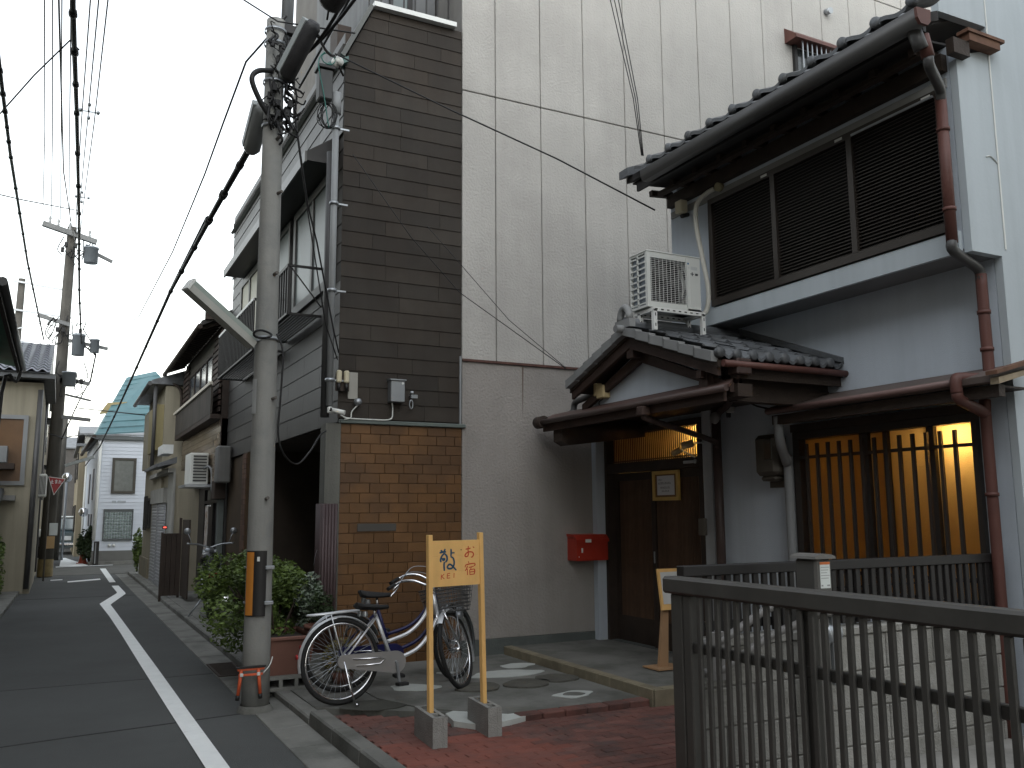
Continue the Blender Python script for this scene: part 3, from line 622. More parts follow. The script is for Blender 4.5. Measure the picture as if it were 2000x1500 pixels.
put('doorpost', MB().box(5.44,5.499,6.56,6.69,.13,2.45), M('post_plaster',(.42,.44,.46),rough=.8,streak=.1), inn)
put('switch_box', MB().cbox(5.40,5.439,6.655,6.745,1.28,1.44,.006), M('taupe_box',(.10,.09,.075),rough=.6), inn)
# porch: pent eave with gutter, gable with plaster, tiled roof
YR = 6.15
def slope(y): return 3.04-abs(y-YR)*.36
put('porch_gable', MB().prism([(5.25,2.44),(6.98,2.44),(6.98,2.60),(YR,2.92),(5.25,2.58)],'x',4.42,4.48), plaster, inn)
put('porch_beam', MB().box(4.40,4.54,4.98,7.80,2.34,2.435), wood_d, inn)
put('porch_side_beam', MB().bar((4.54,5.20,2.39),(5.5,5.20,2.39),.10,.12), wood_d, inn)
put('porch_side_beam', MB().bar((4.54,7.70,2.39),(5.5,7.70,2.39),.10,.12), wood_d, inn)
put('porch_ceiling', B(4.54,5.5,5.26,8.40,2.452,2.468), wood_d, inn)
put('porch_cheek', MB().box(4.60,5.5,5.16,5.20,2.452,2.56), wood_d, inn)
pent = MB().add([(4.25,4.90,2.385),(4.25,7.76,2.385),(4.42,7.76,2.46),(4.42,5.05,2.46),(4.25,4.90,2.41),(4.25,7.76,2.41),(4.42,7.76,2.485),(4.42,5.05,2.485)],[(0,1,2,3),(7,6,5,4),(0,4,5,1),(1,5,6,2),(2,6,7,3),(3,7,4,0)])
pe = put('porch_pent_roof', pent, M('pent_metal',(.085,.05,.042),rough=.6,var=.3), inn)
put('pent_gutter', MB().tube([(4.24,4.92,2.385),(4.24,7.70,2.39)],.026,10), M('brown_gutter',(.07,.048,.043),rough=.5,var=.25), pe)
put('gutter_cap', MB().cyl((4.26,7.66,2.395),(4.26,7.79,2.395),.062,16), wood_d, pe)
put('pent_board', B(4.28,4.31,5.0,7.72,2.30,2.38), wood_r, pe)
put('pent_bracket', MB().prism([(4.32,2.19),(4.40,2.15),(5.3,2.26),(5.3,2.33),(4.32,2.33)],'y',7.42,7.58), wood_d, pe)
put('outlet', MB().cbox(4.20,4.28,5.90,6.0,2.28,2.36,.01), wood_r, pe)
put('drain_pipe', MB().tube(arc([(4.24,5.95,2.30),(4.30,5.97,2.26),(4.80,6.15,2.20),(5.34,6.40,2.14),(5.40,6.43,2.08)],5),.026,10), M('brown_pipe',(.06,.04,.035),rough=.5,var=.2), inn)
put('downpipe', MB().tube([(5.41,6.44,2.46),(5.41,6.44,.13)],.042,12), MATS['brown_pipe'], inn)
put('elbow_pipe', MB().tube(arc([(4.45,5.02,2.54),(4.50,5.12,2.48),(5.1,5.9,2.42),(5.38,6.36,2.40),(5.41,6.44,2.30)],6),.030,10), MATS['brown_pipe'], inn)
put('rain_head', MB().cbox(4.38,4.52,4.95,5.07,2.50,2.62,.01), MATS['brown_pipe'], inn)
put('left_downpipe', MB().tube(arc([(4.56,7.14,2.66),(4.58,7.40,2.62),(4.60,7.62,2.60),(4.58,7.66,2.50),(4.40,7.72,2.44),(4.28,7.76,2.42)],6),.032,10), pipe_d, inn)
put('left_outlet', MB().cbox(4.50,4.62,7.08,7.20,2.62,2.74,.01), pipe_d, inn)
YE, YL = 4.98, 7.14
prf = put('porch_roof', MB().prism([(YE+.02,slope(YE)-.07),(YR,2.97),(YL-.02,slope(YL)-.07),(YL-.02,slope(YL)-.02),(YR,3.02),(YE+.02,slope(YE)-.02)],'x',4.24,5.5), wood_d, inn)
for yend in (YE+.04,YL-.04):
    put('barge_board', MB().prism([(YR,2.965),(yend,slope(yend)-.08),(yend,slope(yend)-.145),(YR,2.88)],'x',4.25,4.28), wood_r, inn)
    n = 6
    for i in range(n):
        a = YR+(yend-YR)*i/n; b = YR+(yend-YR)*(i+1.05)/n; za, zb = slope(a), slope(b)+.008
        put('verge_tile', MB().prism([(a,za-.05),(b,zb-.05),(b,zb+.028),(a,za+.02)],'x',4.185,4.25), M('verge_tile_grey',(.21,.215,.215),rough=.6,var=.2,rnd=.05), prf)
    put('gable_rafter', MB().prism([(YR,2.86),(yend,slope(yend)-.19),(yend,slope(yend)-.26),(YR,2.77)],'x',4.36,4.40), wood_r, inn)
put('ridge_beam', MB().bar((4.26,YR,2.85),(4.42,YR,2.85),.09,.10), wood_r, inn)
put('corbel', MB().box(4.30,4.41,5.20,5.30,2.42,2.58).box(4.26,4.41,5.22,5.28,2.50,2.56), wood_r, inn)
# pantiles, both slopes; the rows run down from the ridge, columns along X
def pantile(u0, wd, ya, yb):
    m = MB(); tz, tr = rv(.003), rv(.004)
    def fn(u, v):
        y = ya+(yb-ya)*v; h = .026*math.cos(2*math.pi*u)+.02+.018*v+tz+tr*u
        return (u0+u*wd, y, slope(y)+h)
    m.grid(fn, 8, 1); m.grid(lambda u, v: tuple(Vector(fn(u,1))-Vector((0,0,.024*v))), 8, 1, False)
    return m
for sgn, yend in ((-1,YE),(1,YL)):
    rows = 5 if sgn < 0 else 4; y00 = YR+sgn*.06
    for r_ in range(rows):
        ya = y00+(yend-y00)*r_/rows; yb = y00+(yend-y00)*(r_+1.12)/rows if r_ < rows-1 else yend
        for c in range(8):
            put('pantile', pantile(4.245+c*.157, .161, ya, yb), kawara, prf)
    for c in range(8):
        put('eave_cap', MB().lathe([(0,-.015),(.034,-.015),(.04,-.005),(.04,.03)], (4.25+c*.157, yend, slope(yend)+.035), 12, (0,-sgn,0)), kawara, prf)
put('tile_flashing', MB().prism([(YE,slope(YE)+.05),(YR,3.10),(YR,3.16),(YE,slope(YE)+.09)],'x',5.44,5.499), kawara, prf)
put('eave_gutter', MB().tube([(4.26,YE-.015,slope(YE)-.045),(5.5,YE-.015,slope(YE)-.045)],.026,10), pipe_r, prf)
put('eave_fascia', B(4.4,5.5,YE+.04,YE+.07,slope(YE)-.14,slope(YE)-.04), wood_d, prf)
rd = put('ridge', MB().tube([(4.22,YR,3.10),(5.5,YR,3.10)],.05,12), kawara, prf)
put('ridge_course', MB().box(4.24,5.5,YR-.06,YR+.06,3.02,3.09), kawara, rd)
put('ridge_end', MB().tube([(4.22,YR+.07*math.cos(t),3.12+.11*math.sin(t)) for t in [math.pi*k/10 for k in range(11)]],.032,8).box(4.19,4.25,YR-.11,YR+.11,3.05,3.12), MATS['verge_tile_grey'], rd)
put('ridge_finial', MB().cyl((4.12,YR,3.04),(4.24,YR,3.045),.033,12), MATS['verge_tile_grey'], rd)
# other fittings on the inn
put('vent_disc', MB().lathe([(0,-.02),(.05,-.02),(.055,0),(.05,.01)],(5.2,6.2,2.33),14,(1,0,0)), M('grey_disc',(.25,.25,.25),rough=.7), inn)
em = thing('electric_meter', (5.45,5.76,1.8), 'taupe electric meter housing with dark glass window on the plaster wall', 'meter')
put('housing', MB().cbox(5.34,5.499,5.62,5.89,1.80,2.15,.035).cbox(5.37,5.499,5.66,5.85,1.755,1.80,.02), M('taupe_housing',(.085,.075,.06),rough=.5,var=.08), em)
put('window', MB().cbox(5.332,5.345,5.655,5.755,1.93,2.11,.006), gl_d, em)
put('painted_shadow', B(5.49,5.4985,5.66,5.86,1.70,1.755), MATS['taupe_housing'], em)  # thin dark plate on the wall standing for the meter's cast shadow
wl = thing('wall_lamp', (5.48,6.30,2.4), 'small white box light on the plaster beside the porch downpipe', 'wall light')
put('body', MB().cbox(5.43,5.499,6.27,6.33,2.40,2.50,.01), white_p, wl)
put('back', MB().cbox(5.46,5.499,6.33,6.36,2.36,2.50,.006), pipe_d, wl)
pg = put('grey_downpipe', MB().tube(arc([(5.20,5.42,2.27),(5.21,5.43,2.15),(5.25,5.46,2.05),(5.40,5.555,1.9),(5.43,5.57,1.8),(5.43,5.57,.0)],6),.04,12), pipe_g, inn)
put('thin_cable', MB().tube(arc([(5.30,5.95,2.50),(5.25,5.75,2.40),(5.18,5.48,2.33)],5),.008,6), cable_m, inn)
bx = thing('cable_box', (4.4,6.8,2.5), 'cream cable box under the left slope of the porch gable', 'junction box')
put('body', MB().cbox(4.34,4.42,6.70,6.82,2.53,2.65,.008), M('cream_plastic',(.50,.40,.22),rough=.5), bx)
put('side_cap', MB().cbox(4.35,4.418,6.83,6.88,2.56,2.68,.006), MATS['cream_plastic'], bx)
put('wire', MB().tube(arc([(4.38,6.76,2.53),(4.36,6.80,2.50),(4.40,6.86,2.485)],4),.006,5), cable_m, bx)
ebx = thing('sensor_box', (5.1,6.46,4.3), 'beige box under the upper eave above the outdoor unit', 'sensor')
put('body', MB().cbox(5.06,5.14,6.40,6.50,4.30,4.42,.008), beige_p, ebx)
put('arm', MB().cyl((5.10,6.45,4.27),(5.18,6.45,4.30),.02,10), black_m, ebx)
fl = thing('spot_lamp', (5.3,6.72,2.1), 'pair of small clamp spotlights at the right end of the transom', 'spotlight')
put('head', MB().cyl((5.28,6.80,2.12),(5.36,6.72,2.15),.035,12).cyl((5.30,6.98,2.06),(5.36,6.92,2.10),.03,12), MATS['cream_plastic'], fl)
put('arm', MB().bar((5.36,6.72,2.15),(5.44,6.66,2.15),.015,.015).bar((5.36,6.92,2.10),(5.44,6.8,2.02),.015,.015), steel, fl)
# framed notice on the door, red post box, menu stand
nf = thing('framed_notice', (5.49,7.3,1.6), 'gold framed white notice with lines of text hanging on the sliding door', 'notice')
gold = M('gilt_frame',(.55,.36,.10),rough=.45,var=.15,scale=12)
y0,y1,z0,z1 = 7.11,7.545,1.615,1.915
put('frame', MB().box(5.465,5.49,y0,y0+.04,z0,z1).box(5.465,5.49,y1-.04,y1,z0,z1).box(5.465,5.49,y0+.04,y1-.04,z0,z0+.035).box(5.465,5.49,y0+.04,y1-.04,z1-.035,z1), gold, nf)
put('mount', B(5.475,5.485,y0+.04,y1-.04,z0+.035,z1-.035), M('brown_mount',(.20,.11,.05),rough=.8), nf)
put('paper', B(5.472,5.4748,y0+.075,y1-.075,z0+.055,z1-.05), M('paper_white',(.62,.62,.64),rough=.8,var=.04), nf)
ink = M('grey_ink',(.16,.16,.17),rough=.9)
def text_row(ya, yb, z, h, parent, x, mat, seed):
    r2 = random.Random(seed); m = MB(); y = yb
    while y > ya+.012:
        wd = r2.uniform(.008,.017); m.box(x-.0006,x,y-wd,y,z-h/2,z-h*.28).box(x-.0006,x,y-.003,y,z-h*.28,z+h/2)
        if r2.random() < .6: m.box(x-.0006,x,y-wd,y-.003,z+h*.28,z+h/2)
        if r2.random() < .5: m.box(x-.0006,x,y-wd,y-.003,z-h*.05,z+h*.15)
        y -= wd+.005
    put('text_line', m, mat, parent)
text_row(7.38,7.45,1.825,.016,nf,5.4718,ink,1); text_row(7.24,7.45,1.79,.02,nf,5.4718,ink,2); text_row(7.24,7.41,1.745,.018,nf,5.4718,ink,3); text_row(7.26,7.39,1.71,.014,nf,5.4718,ink,4)
red = M('red_enamel',(.34,.032,.018),rough=.35,var=.1,scale=6)
pb = thing('post_box', (5.2,8.4,.97), 'red metal post box mounted on the wall left of the door', 'post box')
put('body', MB().prism([(8.30,.985),(8.30,1.20),(8.34,1.225),(8.498,1.235),(8.498,.985)],'x',5.0,5.395), red, pb)
put('lid', MB().prism([(8.285,1.185),(8.285,1.21),(8.34,1.262),(8.498,1.268),(8.498,1.24),(8.34,1.232),(8.30,1.205)],'x',4.99,5.405), red, pb)
put('name_plate', B(5.10,5.17,8.277,8.2845,1.18,1.215), white_p, pb)
put('latch', MB().cbox(5.055,5.075,8.292,8.2995,1.07,1.12,.003), white_p, pb)
put('sticker', B(5.022,5.03,8.297,8.2995,1.02,1.035), white_p, pb)
ms = thing('menu_stand', (4.86,6.62,.13), 'pale wooden easel with white card beside the door behind the gate', 'stand')
put('leg', MB().prism([(4.80,.15),(4.90,.15),(4.92,.66),(4.86,.66)],'y',6.60,6.63), M('plywood',(.36,.22,.12),rough=.7,var=.12), ms)
put('foot', MB().box(4.72,5.02,6.50,6.74,.137,.15), MATS['plywood'], ms)
T = Matrix.Translation((4.93,6.56,.64)) @ Matrix.Rotation(R(-9),4,'X')
put('board', MB().box(-.11,.16,0,.02,0,.36,T=T), wood_l, ms)
put('card', MB().box(-.085,.16,-.004,-.0005,.05,.33,T=T), M('card_white',(.6,.6,.58),rough=.8), ms)
# air conditioner and its stand on the porch roof
ast = thing('unit_stand', (4.6,6.0,3.0), 'white perforated steel angle stand for the outdoor unit on the porch roof', 'stand')
def angle(p, q, parent, nm='leg'):
    put(nm, MB().bar(p,q,.035,.035), white_m, parent)
    p, q = Vector(p), Vector(q); n = max(2,int((q-p).length/.06)); m = MB(); d = (q-p).normalized()
    for i in range(n):
        c = p.lerp(q,(i+.5)/n); s = d*.013
        side_ = Vector((0,-1,0)) if abs(d.y) < .5 else Vector((-1,0,0)); oth = d.cross(side_).normalized()*.005
        b0 = c+side_*.0185
        m.add([b0-s-oth,b0+s-oth,b0+s+oth,b0-s+oth],[(0,1,2,3)])
    put('slot_row', m, black_m, ast, kind='stuff')
zt = 3.185
for (x, y) in ((4.36,5.92),(4.87,5.92),(4.36,6.12),(4.87,6.12)): angle((x,y,slope(y)+.05),(x,y,zt),ast)
for y in (5.92,6.17): angle((4.34,y,zt),(4.89,y,zt),ast,'rail')
for x in (4.36,4.87): put('cross_rail', MB().bar((x,5.92,zt),(x,6.17,zt),.035,.03), white_m, ast)
ac = thing('outdoor_unit', (4.6,6.05,3.2), 'white air conditioner outdoor unit with round fan grille on the porch roof', 'air conditioner')
acw = M('ac_white',(.56,.575,.55),rough=.5,var=.05)
ax0,ax1,ay0,ay1,az0,az1 = 4.32,4.885,5.95,6.20,3.213,3.693
put('case', MB().box(ax0,ax1,ay1-.012,ay1,az0,az1).box(ax1-.145,ax1,ay0,ay1-.012,az0,az1-.012).box(ax0,ax1,ay0,ay1-.012,az0,az0+.02).box(ax0,ax1,ay0,ay1-.012,az1-.012,az1).box(ax0,ax0+.035,ay0,ay0+.03,az0+.02,az1-.012).box(ax0+.035,ax1-.15,ay0,ay0+.02,az1-.045,az1-.012).box(ax0+.035,ax1-.15,ay0,ay0+.02,az0+.02,az0+.05), acw, ac)
put('top_lid', MB().cbox(ax0-.006,ax1+.006,ay0-.006,ay1+.006,az1,az1+.012,.004), acw, ac)
put('fan_cavity', B(ax0+.03,ax1-.151,ay0+.10,ay0+.11,az0+.02,az1-.02), rubber, ac)
cx, cz = ax0+.24, (az0+az1)/2
put('fan_ring', MB().tube([(cx+.195*math.cos(t),ay0+.03,cz+.195*math.sin(t)) for t in [2*math.pi*k/36 for k in range(36)]],.012,6,closed=True), pipe_d, ac)
for k in range(3):
    a = k*2.094; m = MB(); m.grid(lambda u,v,a=a: (cx+(.03+.14*u)*math.cos(a+(v-.5)*.9), ay0+.06+.03*(v-.5), cz+(.03+.14*u)*math.sin(a+(v-.5)*.9)), 5, 5); put('fan_blade', m, pipe_d, ac)
gr = MB()
for i in range(25): gr.box(ax0+.035,ax1-.15,ay0-.002,ay0+.002,az0+.056+i*.0164,az0+.0578+i*.0164)
for i in range(11): gr.box(ax0+.04+i*.0405,ax0+.0425+i*.0405,ay0-.005,ay0-.0022,az0+.05,az1-.045)
put('grille', gr, white_m, ac)
for i in range(9): put('fin_slat', B(ax0-.002,ax0+.008,ay0+.03,ay1-.012,az0+.03+i*.051,az0+.042+i*.051), acw, ac)
put('fin_post', B(ax0-.002,ax0+.006,ay0+.13,ay0+.145,az0+.02,az1-.012), acw, ac)
put('coil', B(ax0+.02,ax0+.03,ay0+.03,ay1-.02,az0+.02,az1-.02), M('coil_fins',(.22,.25,.29),rough=.4,metal=.4), ac)
m = MB().box(ax1-.125,ax1-.11,ay0-.0012,ay0-.0002,az1-.10,az1-.085).box(ax1-.10,ax1-.03,ay0-.0012,ay0-.0002,az1-.11,az1-.08)
put('energy_label', m, M('label_grey',(.46,.48,.48),rough=.7), ac)
put('brand_print', MB().box(ax1-.135,ax1-.118,ay0-.0012,ay0-.0002,az1-.065,az1-.05), M('print_blue',(.03,.12,.25),rough=.6), ac)
put('brand_print', MB().box(ax1-.09,ax1-.082,ay0-.0012,ay0-.0002,az1-.165,az1-.13).box(ax1-.105,ax1-.07,ay0-.0012,ay0-.0002,az1-.15,az1-.143).box(ax1-.055,ax1-.025,ay0-.0012,ay0-.0002,az1-.158,az1-.138), M('print_dark',(.05,.055,.06),rough=.6), ac)
put('pipe_cover', MB().tube(arc([(5.14,6.02,4.40),(5.10,6.08,4.37),(5.06,6.17,4.29),(5.06,6.19,4.1),(5.08,6.15,3.8),(5.08,6.08,3.45),(5.02,6.06,3.25),(4.90,6.06,3.24)],6),.022,10), M('pipe_wrap',(.50,.49,.44),rough=.7,var=.1,scale=12), ac)
put('wall_cap', MB().cyl((5.14,5.98,4.41),(5.19,5.98,4.41),.04,14), M('putty',(.32,.29,.18),rough=.8), ac)
# ---------------------------------------------------------------- boundary wall of concrete blocks with black fence on top
bw = thing('block_wall', (4.2,3.8,0), 'grey concrete block wall behind the gate carrying the black fence', 'wall')
put('core', B(2.97,5.47,3.765,3.85,0,.78), M('mortar',(.16,.155,.145),rough=.95), bw)
blk = M('concrete_block', (.30,.295,.275), rough=.95, var=.2, scale=3, rnd=.12, bump=.6, bscale=90, c2=(.22,.215,.195), c2s=2.5, streak=.2)
for j in range(4):
    z = .0+j*.20
    x = 2.95-(.2 if j % 2 else 0)
    while x < 5.46:
        a, b = max(2.95,x), min(5.47,x+.40)
        if b-a > .03: put('block', MB().cbox(a+.003,b-.003,3.755,3.86,z+.003,z+.195,.005), blk, bw)
        x += .40
put('coping', MB().cbox(2.94,5.47,3.745,3.87,.80,.845,.006), blk, bw)
fe = thing('slat_fence', (4.2,3.8,.85), 'black vertical slat fence on top of the block wall below the lit window', 'fence')
put('top_rail', MB().cbox(2.92,5.46,3.78,3.84,1.165,1.22,.004), black_m, fe)
put('bottom_rail', MB().cbox(2.94,5.45,3.812,3.84,.88,.925,.003), black_m, fe)
put('mid_wire', MB().cyl((2.94,3.825,1.06),(5.45,3.825,1.06),.007,6), black_m, fe)
for x in (2.97,4.2,5.42): put('post', MB().cbox(x-.02,x+.02,3.842,3.875,.6,1.165,.003), black_m, fe)
for i in range(39):
    x = 2.95+i*.0645
    put('slat', MB().cbox(x,x+.036,3.788,3.81,.86,1.165,.003), black_m, fe)
# ---------------------------------------------------------------- sliding gate in the foreground
ga = thing('gate', (2.8,3.7,0), 'dark grey aluminium slatted gate across the parking space in the foreground', 'gate')
gx = 2.80; yA, yB = 3.72, .55
put('top_rail', MB().cbox(gx-.045,gx+.045,yB,yA+.03,1.095,1.178,.012), alu_g, ga)
put('mid_rail', MB().cbox(gx-.015,gx+.015,yB,yA-.16,.825,.872,.004), alu_g, ga)
put('bottom_rail', MB().cbox(gx-.025,gx+.025,yB,yA,.06,.13,.005), alu_g, ga)
for (y, wd) in ((yA-.055,.055),(yA-.135,.04)): put('end_post', MB().cbox(gx-.03,gx+.03,y-wd,y+wd-.02,.02,1.094,.006), alu_g, ga)
put('middle_post', MB().cbox(gx-.012,gx+.045,2.79,2.86,.05,1.094,.005), alu_g, ga)
y = yA-.24
while y > yB:
    put('slat', MB().cbox(gx-.035,gx-.0155,y-.014,y+.014,.131,1.094,.003), alu_g, ga); y -= .0655
for y in (3.4,2.2,.9): put('caster', MB().lathe([(0,-.012),(.03,-.012),(.03,.012),(0,.012)],(gx,y,.035),14,(0,1,0)), rubber, ga)
# gate drive post with sticker, and the pair of lifting arms behind the gate
op = thing('gate_drive_post', (3.6,3.55,0), 'grey gate drive post with a white and orange sticker rising behind the gate', 'gate post')
opm = M('drive_grey',(.10,.097,.09),rough=.5,var=.1)
put('post', MB().cbox(3.565,3.645,3.50,3.62,.0,.95,.006), opm, op)
put('head', MB().cbox(3.545,3.665,3.48,3.63,.95,1.25,.012), opm, op)
put('cap', MB().prism([(3.53,1.251),(3.68,1.251),(3.675,1.264),(3.645,1.274),(3.605,1.278),(3.565,1.274),(3.535,1.264)],'y',3.465,3.645), M('drive_cap',(.15,.145,.135),rough=.5), op)
put('sticker', B(3.575,3.645,3.4785,3.4795,1.10,1.235), M('sticker_white',(.66,.70,.68),rough=.6,var=.05), op)
put('sticker_band', B(3.575,3.645,3.477,3.4782,1.222,1.235), M('sticker_orange',(.62,.17,.05),rough=.6), op)
m = MB()
for i in range(5): m.box(3.58,3.64-.008*(i%3),3.4775,3.4783,1.206-i*.014,1.209-i*.014)
m.box(3.58,3.592,3.4775,3.4783,1.11,1.118).box(3.62,3.64,3.4775,3.4783,1.11,1.118)
put('sticker_text', m, M('sticker_ink',(.32,.33,.33),rough=.8), op)
put('motor', MB().lathe([(0,-.06),(.055,-.06),(.06,-.04),(.06,.05),(.04,.07),(0,.07)],(3.68,3.55,.86),16,(1,.2,0)), steel, op)
put('hinge_plate', MB().cbox(3.666,3.68,3.50,3.62,.60,1.0,.004), pipe_g, op)
for k, (z0, z1, z2) in enumerate(((.86,1.0,1.05),(.72,.86,.93))):
    put('arm', MB().tube(arc([(2.92,3.66,z0-.02),(3.05,3.64,z0),(3.32,3.60,z1),(3.56,3.57,z2)],5),.022,8), M('arm_grey',(.16,.155,.15),rough=.5), op)
put('arm_plate', MB().cbox(2.96,3.05,3.63,3.65,.66,.90,.004), MATS['arm_grey'], op)

# ---------------------------------------------------------------- sign board on two posts stuck in concrete blocks
def cblock(cx, cy, rz, label):
    t = thing('concrete_block', (cx,cy,.012), label, 'concrete block', 'concrete blocks holding the sign')
    T = TR(cx,cy,.012,rz); L_, Wd, H = .39,.10,.19
    me = M('sign_block', (.25,.25,.235), rough=.95, var=.18, scale=8, bump=.7, bscale=110)
    # solid shell built as walls and webs round three cores
    m = MB(); xs = [-L_/2,-L_/2+.03,-.08,-.05,.05,.08,L_/2-.03,L_/2]
    m.box(-L_/2,L_/2,-Wd/2,-Wd/2+.026,0,H,T=T).box(-L_/2,L_/2,Wd/2-.026,Wd/2,0,H,T=T)
    for a, b in ((-L_/2,-L_/2+.028),(-.085,-.055),(.055,.085),(L_/2-.028,L_/2)): m.box(a,b,-Wd/2+.026,Wd/2-.026,0,H,T=T)
    m.box(-L_/2+.028,L_/2-.028,-Wd/2+.026,Wd/2-.026,.005,.02,T=T)
    put('shell', m, me, t)
    for e in (-1,1):
        for g in (-1,1): put('end_lug', MB().box(e*L_/2-.004,e*L_/2+.010,g*Wd/2-(.03 if g > 0 else 0),g*Wd/2+(.03 if g < 0 else 0),0,H,T=T), me, t)
pl, pr = Vector((2.285,5.70,0)), Vector((2.725,5.80,0))
cblock(2.285, 5.70, R(86), 'concrete block at the foot of the left sign post, nearest the road')
cblock(2.725, 5.80, R(86), 'concrete block at the foot of the right sign post')
sg = thing('sign_board', (2.5,5.75,.03), 'pine sign board with blue and red brush lettering on two posts', 'sign')
dv = (pr-pl).normalized(); rz = math.atan2(dv.y,dv.x); T0 = Matrix.Translation((pl.x,pl.y,0)) @ Matrix.Rotation(rz,4,'Z'); span = (pr-pl).length
put('post', MB().cbox(-.017,.017,-.017,.017,.032,1.355,.002,T=T0 @ Matrix.Rotation(R(-.9),4,'Y')), wood_l, sg)
put('post', MB().cbox(span-.017,span+.017,-.017,.017,.032,1.365,.002,T=T0 @ Matrix.Translation((span,0,0)) @ Matrix.Rotation(R(-1.6),4,'Y') @ Matrix.Translation((-span,0,0))), wood_l, sg)
bx0, bx1, bz0, bz1 = .002, span-.036, 1.005, 1.315
for i in range(3):
    za = bz0+(bz1-bz0)*i/3; put('board', MB().cbox(bx0,bx1,-.008,.008,za+.0004,za+(bz1-bz0)/3-.0004,.001,T=T0), wood_l, sg)
blue = M('sign_blue',(.008,.06,.12),rough=.6,var=.1); redp = M('sign_red',(.50,.05,.02),rough=.6,var=.1)
# stroke coordinates on a 745 x 660 drawing of the board (x right, y down)
def stroke(m, pts, wd):
    P = arc([(a,b,0) for a,b in pts],5) if len(pts) > 2 else [Vector((*pts[0],0)),Vector((*pts[1],0))]
    N = len(P); vs = []
    for i, p in enumerate(P):
        d = (P[min(i+1,N-1)]-P[max(i-1,0)]).normalized(); nn = Vector((-d.y,d.x,0)); hw = wd/2*(1-.25*abs(2*i/(N-1)-1)**3)
        for s_ in (-1,1):
            q = p+nn*hw*s_; u = bx0+(q.x/745)*(bx1-bx0); vz = bz1-(q.y/660)*(bz1-bz0)
            vs.append(T0 @ Vector((u,-.0088-.0004*random.random(),vz)))
    m.add(vs,[(2*i,2*i+1,2*i+3,2*i+2) for i in range(N-1)])
def glyph(nm, strokes, wd, mat):
    m = MB()
    for s_ in strokes: stroke(m, s_, wd)
    put(nm, m, mat, sg)
o = lambda *P: [(a-515,b-265) for a,b in P]
glyph('blue_character', [o((615,440),(660,430),(715,428)), o((635,400),(650,420),(662,440)), o((700,385),(690,410),(678,440)),
    o((690,445),(650,490),(632,540),(640,575)), o((690,450),(725,490),(728,545),(705,580)), o((655,515),(672,535),(690,518)), o((660,520),(668,545),(690,540),(692,515)),
    o((690,570),(684,620),(690,700)), o((788,388),(792,430),(788,495)), o((790,448),(845,445)), o((782,498),(820,520),(838,570),(832,630),(800,668),(755,670),(735,645),(765,610),(800,625),(840,665),(872,700))], 27, blue)
glyph('latin_letters', [o((645,750),(642,822)), o((688,742),(648,780)), o((652,778),(690,815)), o((735,745),(732,808)), o((735,742),(778,738)), o((733,774),(772,770)), o((731,808),(778,804)), o((838,738),(835,806))], 15, redp)
glyph('red_character', [o((1015,400),(1055,395),(1095,388)), o((1058,355),(1055,420),(1058,480),(1045,505),(1015,508),(1008,485),(1035,455),(1080,440),(1125,450),(1140,480),(1125,515),(1100,520)), o((1130,365),(1150,385))], 19, redp)
glyph('red_character', [o((1060,580),(1068,605)), o((1015,630),(1008,665)), o((1015,632),(1080,618),(1160,612)), o((1160,612),(1165,635),(1150,650)), o((1045,645),(1030,690),(1008,715)), o((1045,690),(1045,780)), o((1065,670),(1145,655)), o((1105,665),(1095,700)), o((1080,705),(1085,780)), o((1082,705),(1155,695)), o((1155,695),(1160,730),(1150,775)), o((1085,738),(1150,732)), o((1085,775),(1150,770))], 17, redp)
put('knot', MB().prism([(0,0),(.012,0),(.014,.006),(.002,.008)],'y',-.0086,-.0081).xf(T0 @ Matrix.Translation((.235,0,1.245))), M('knot',(.22,.11,.04),rough=.7), sg)

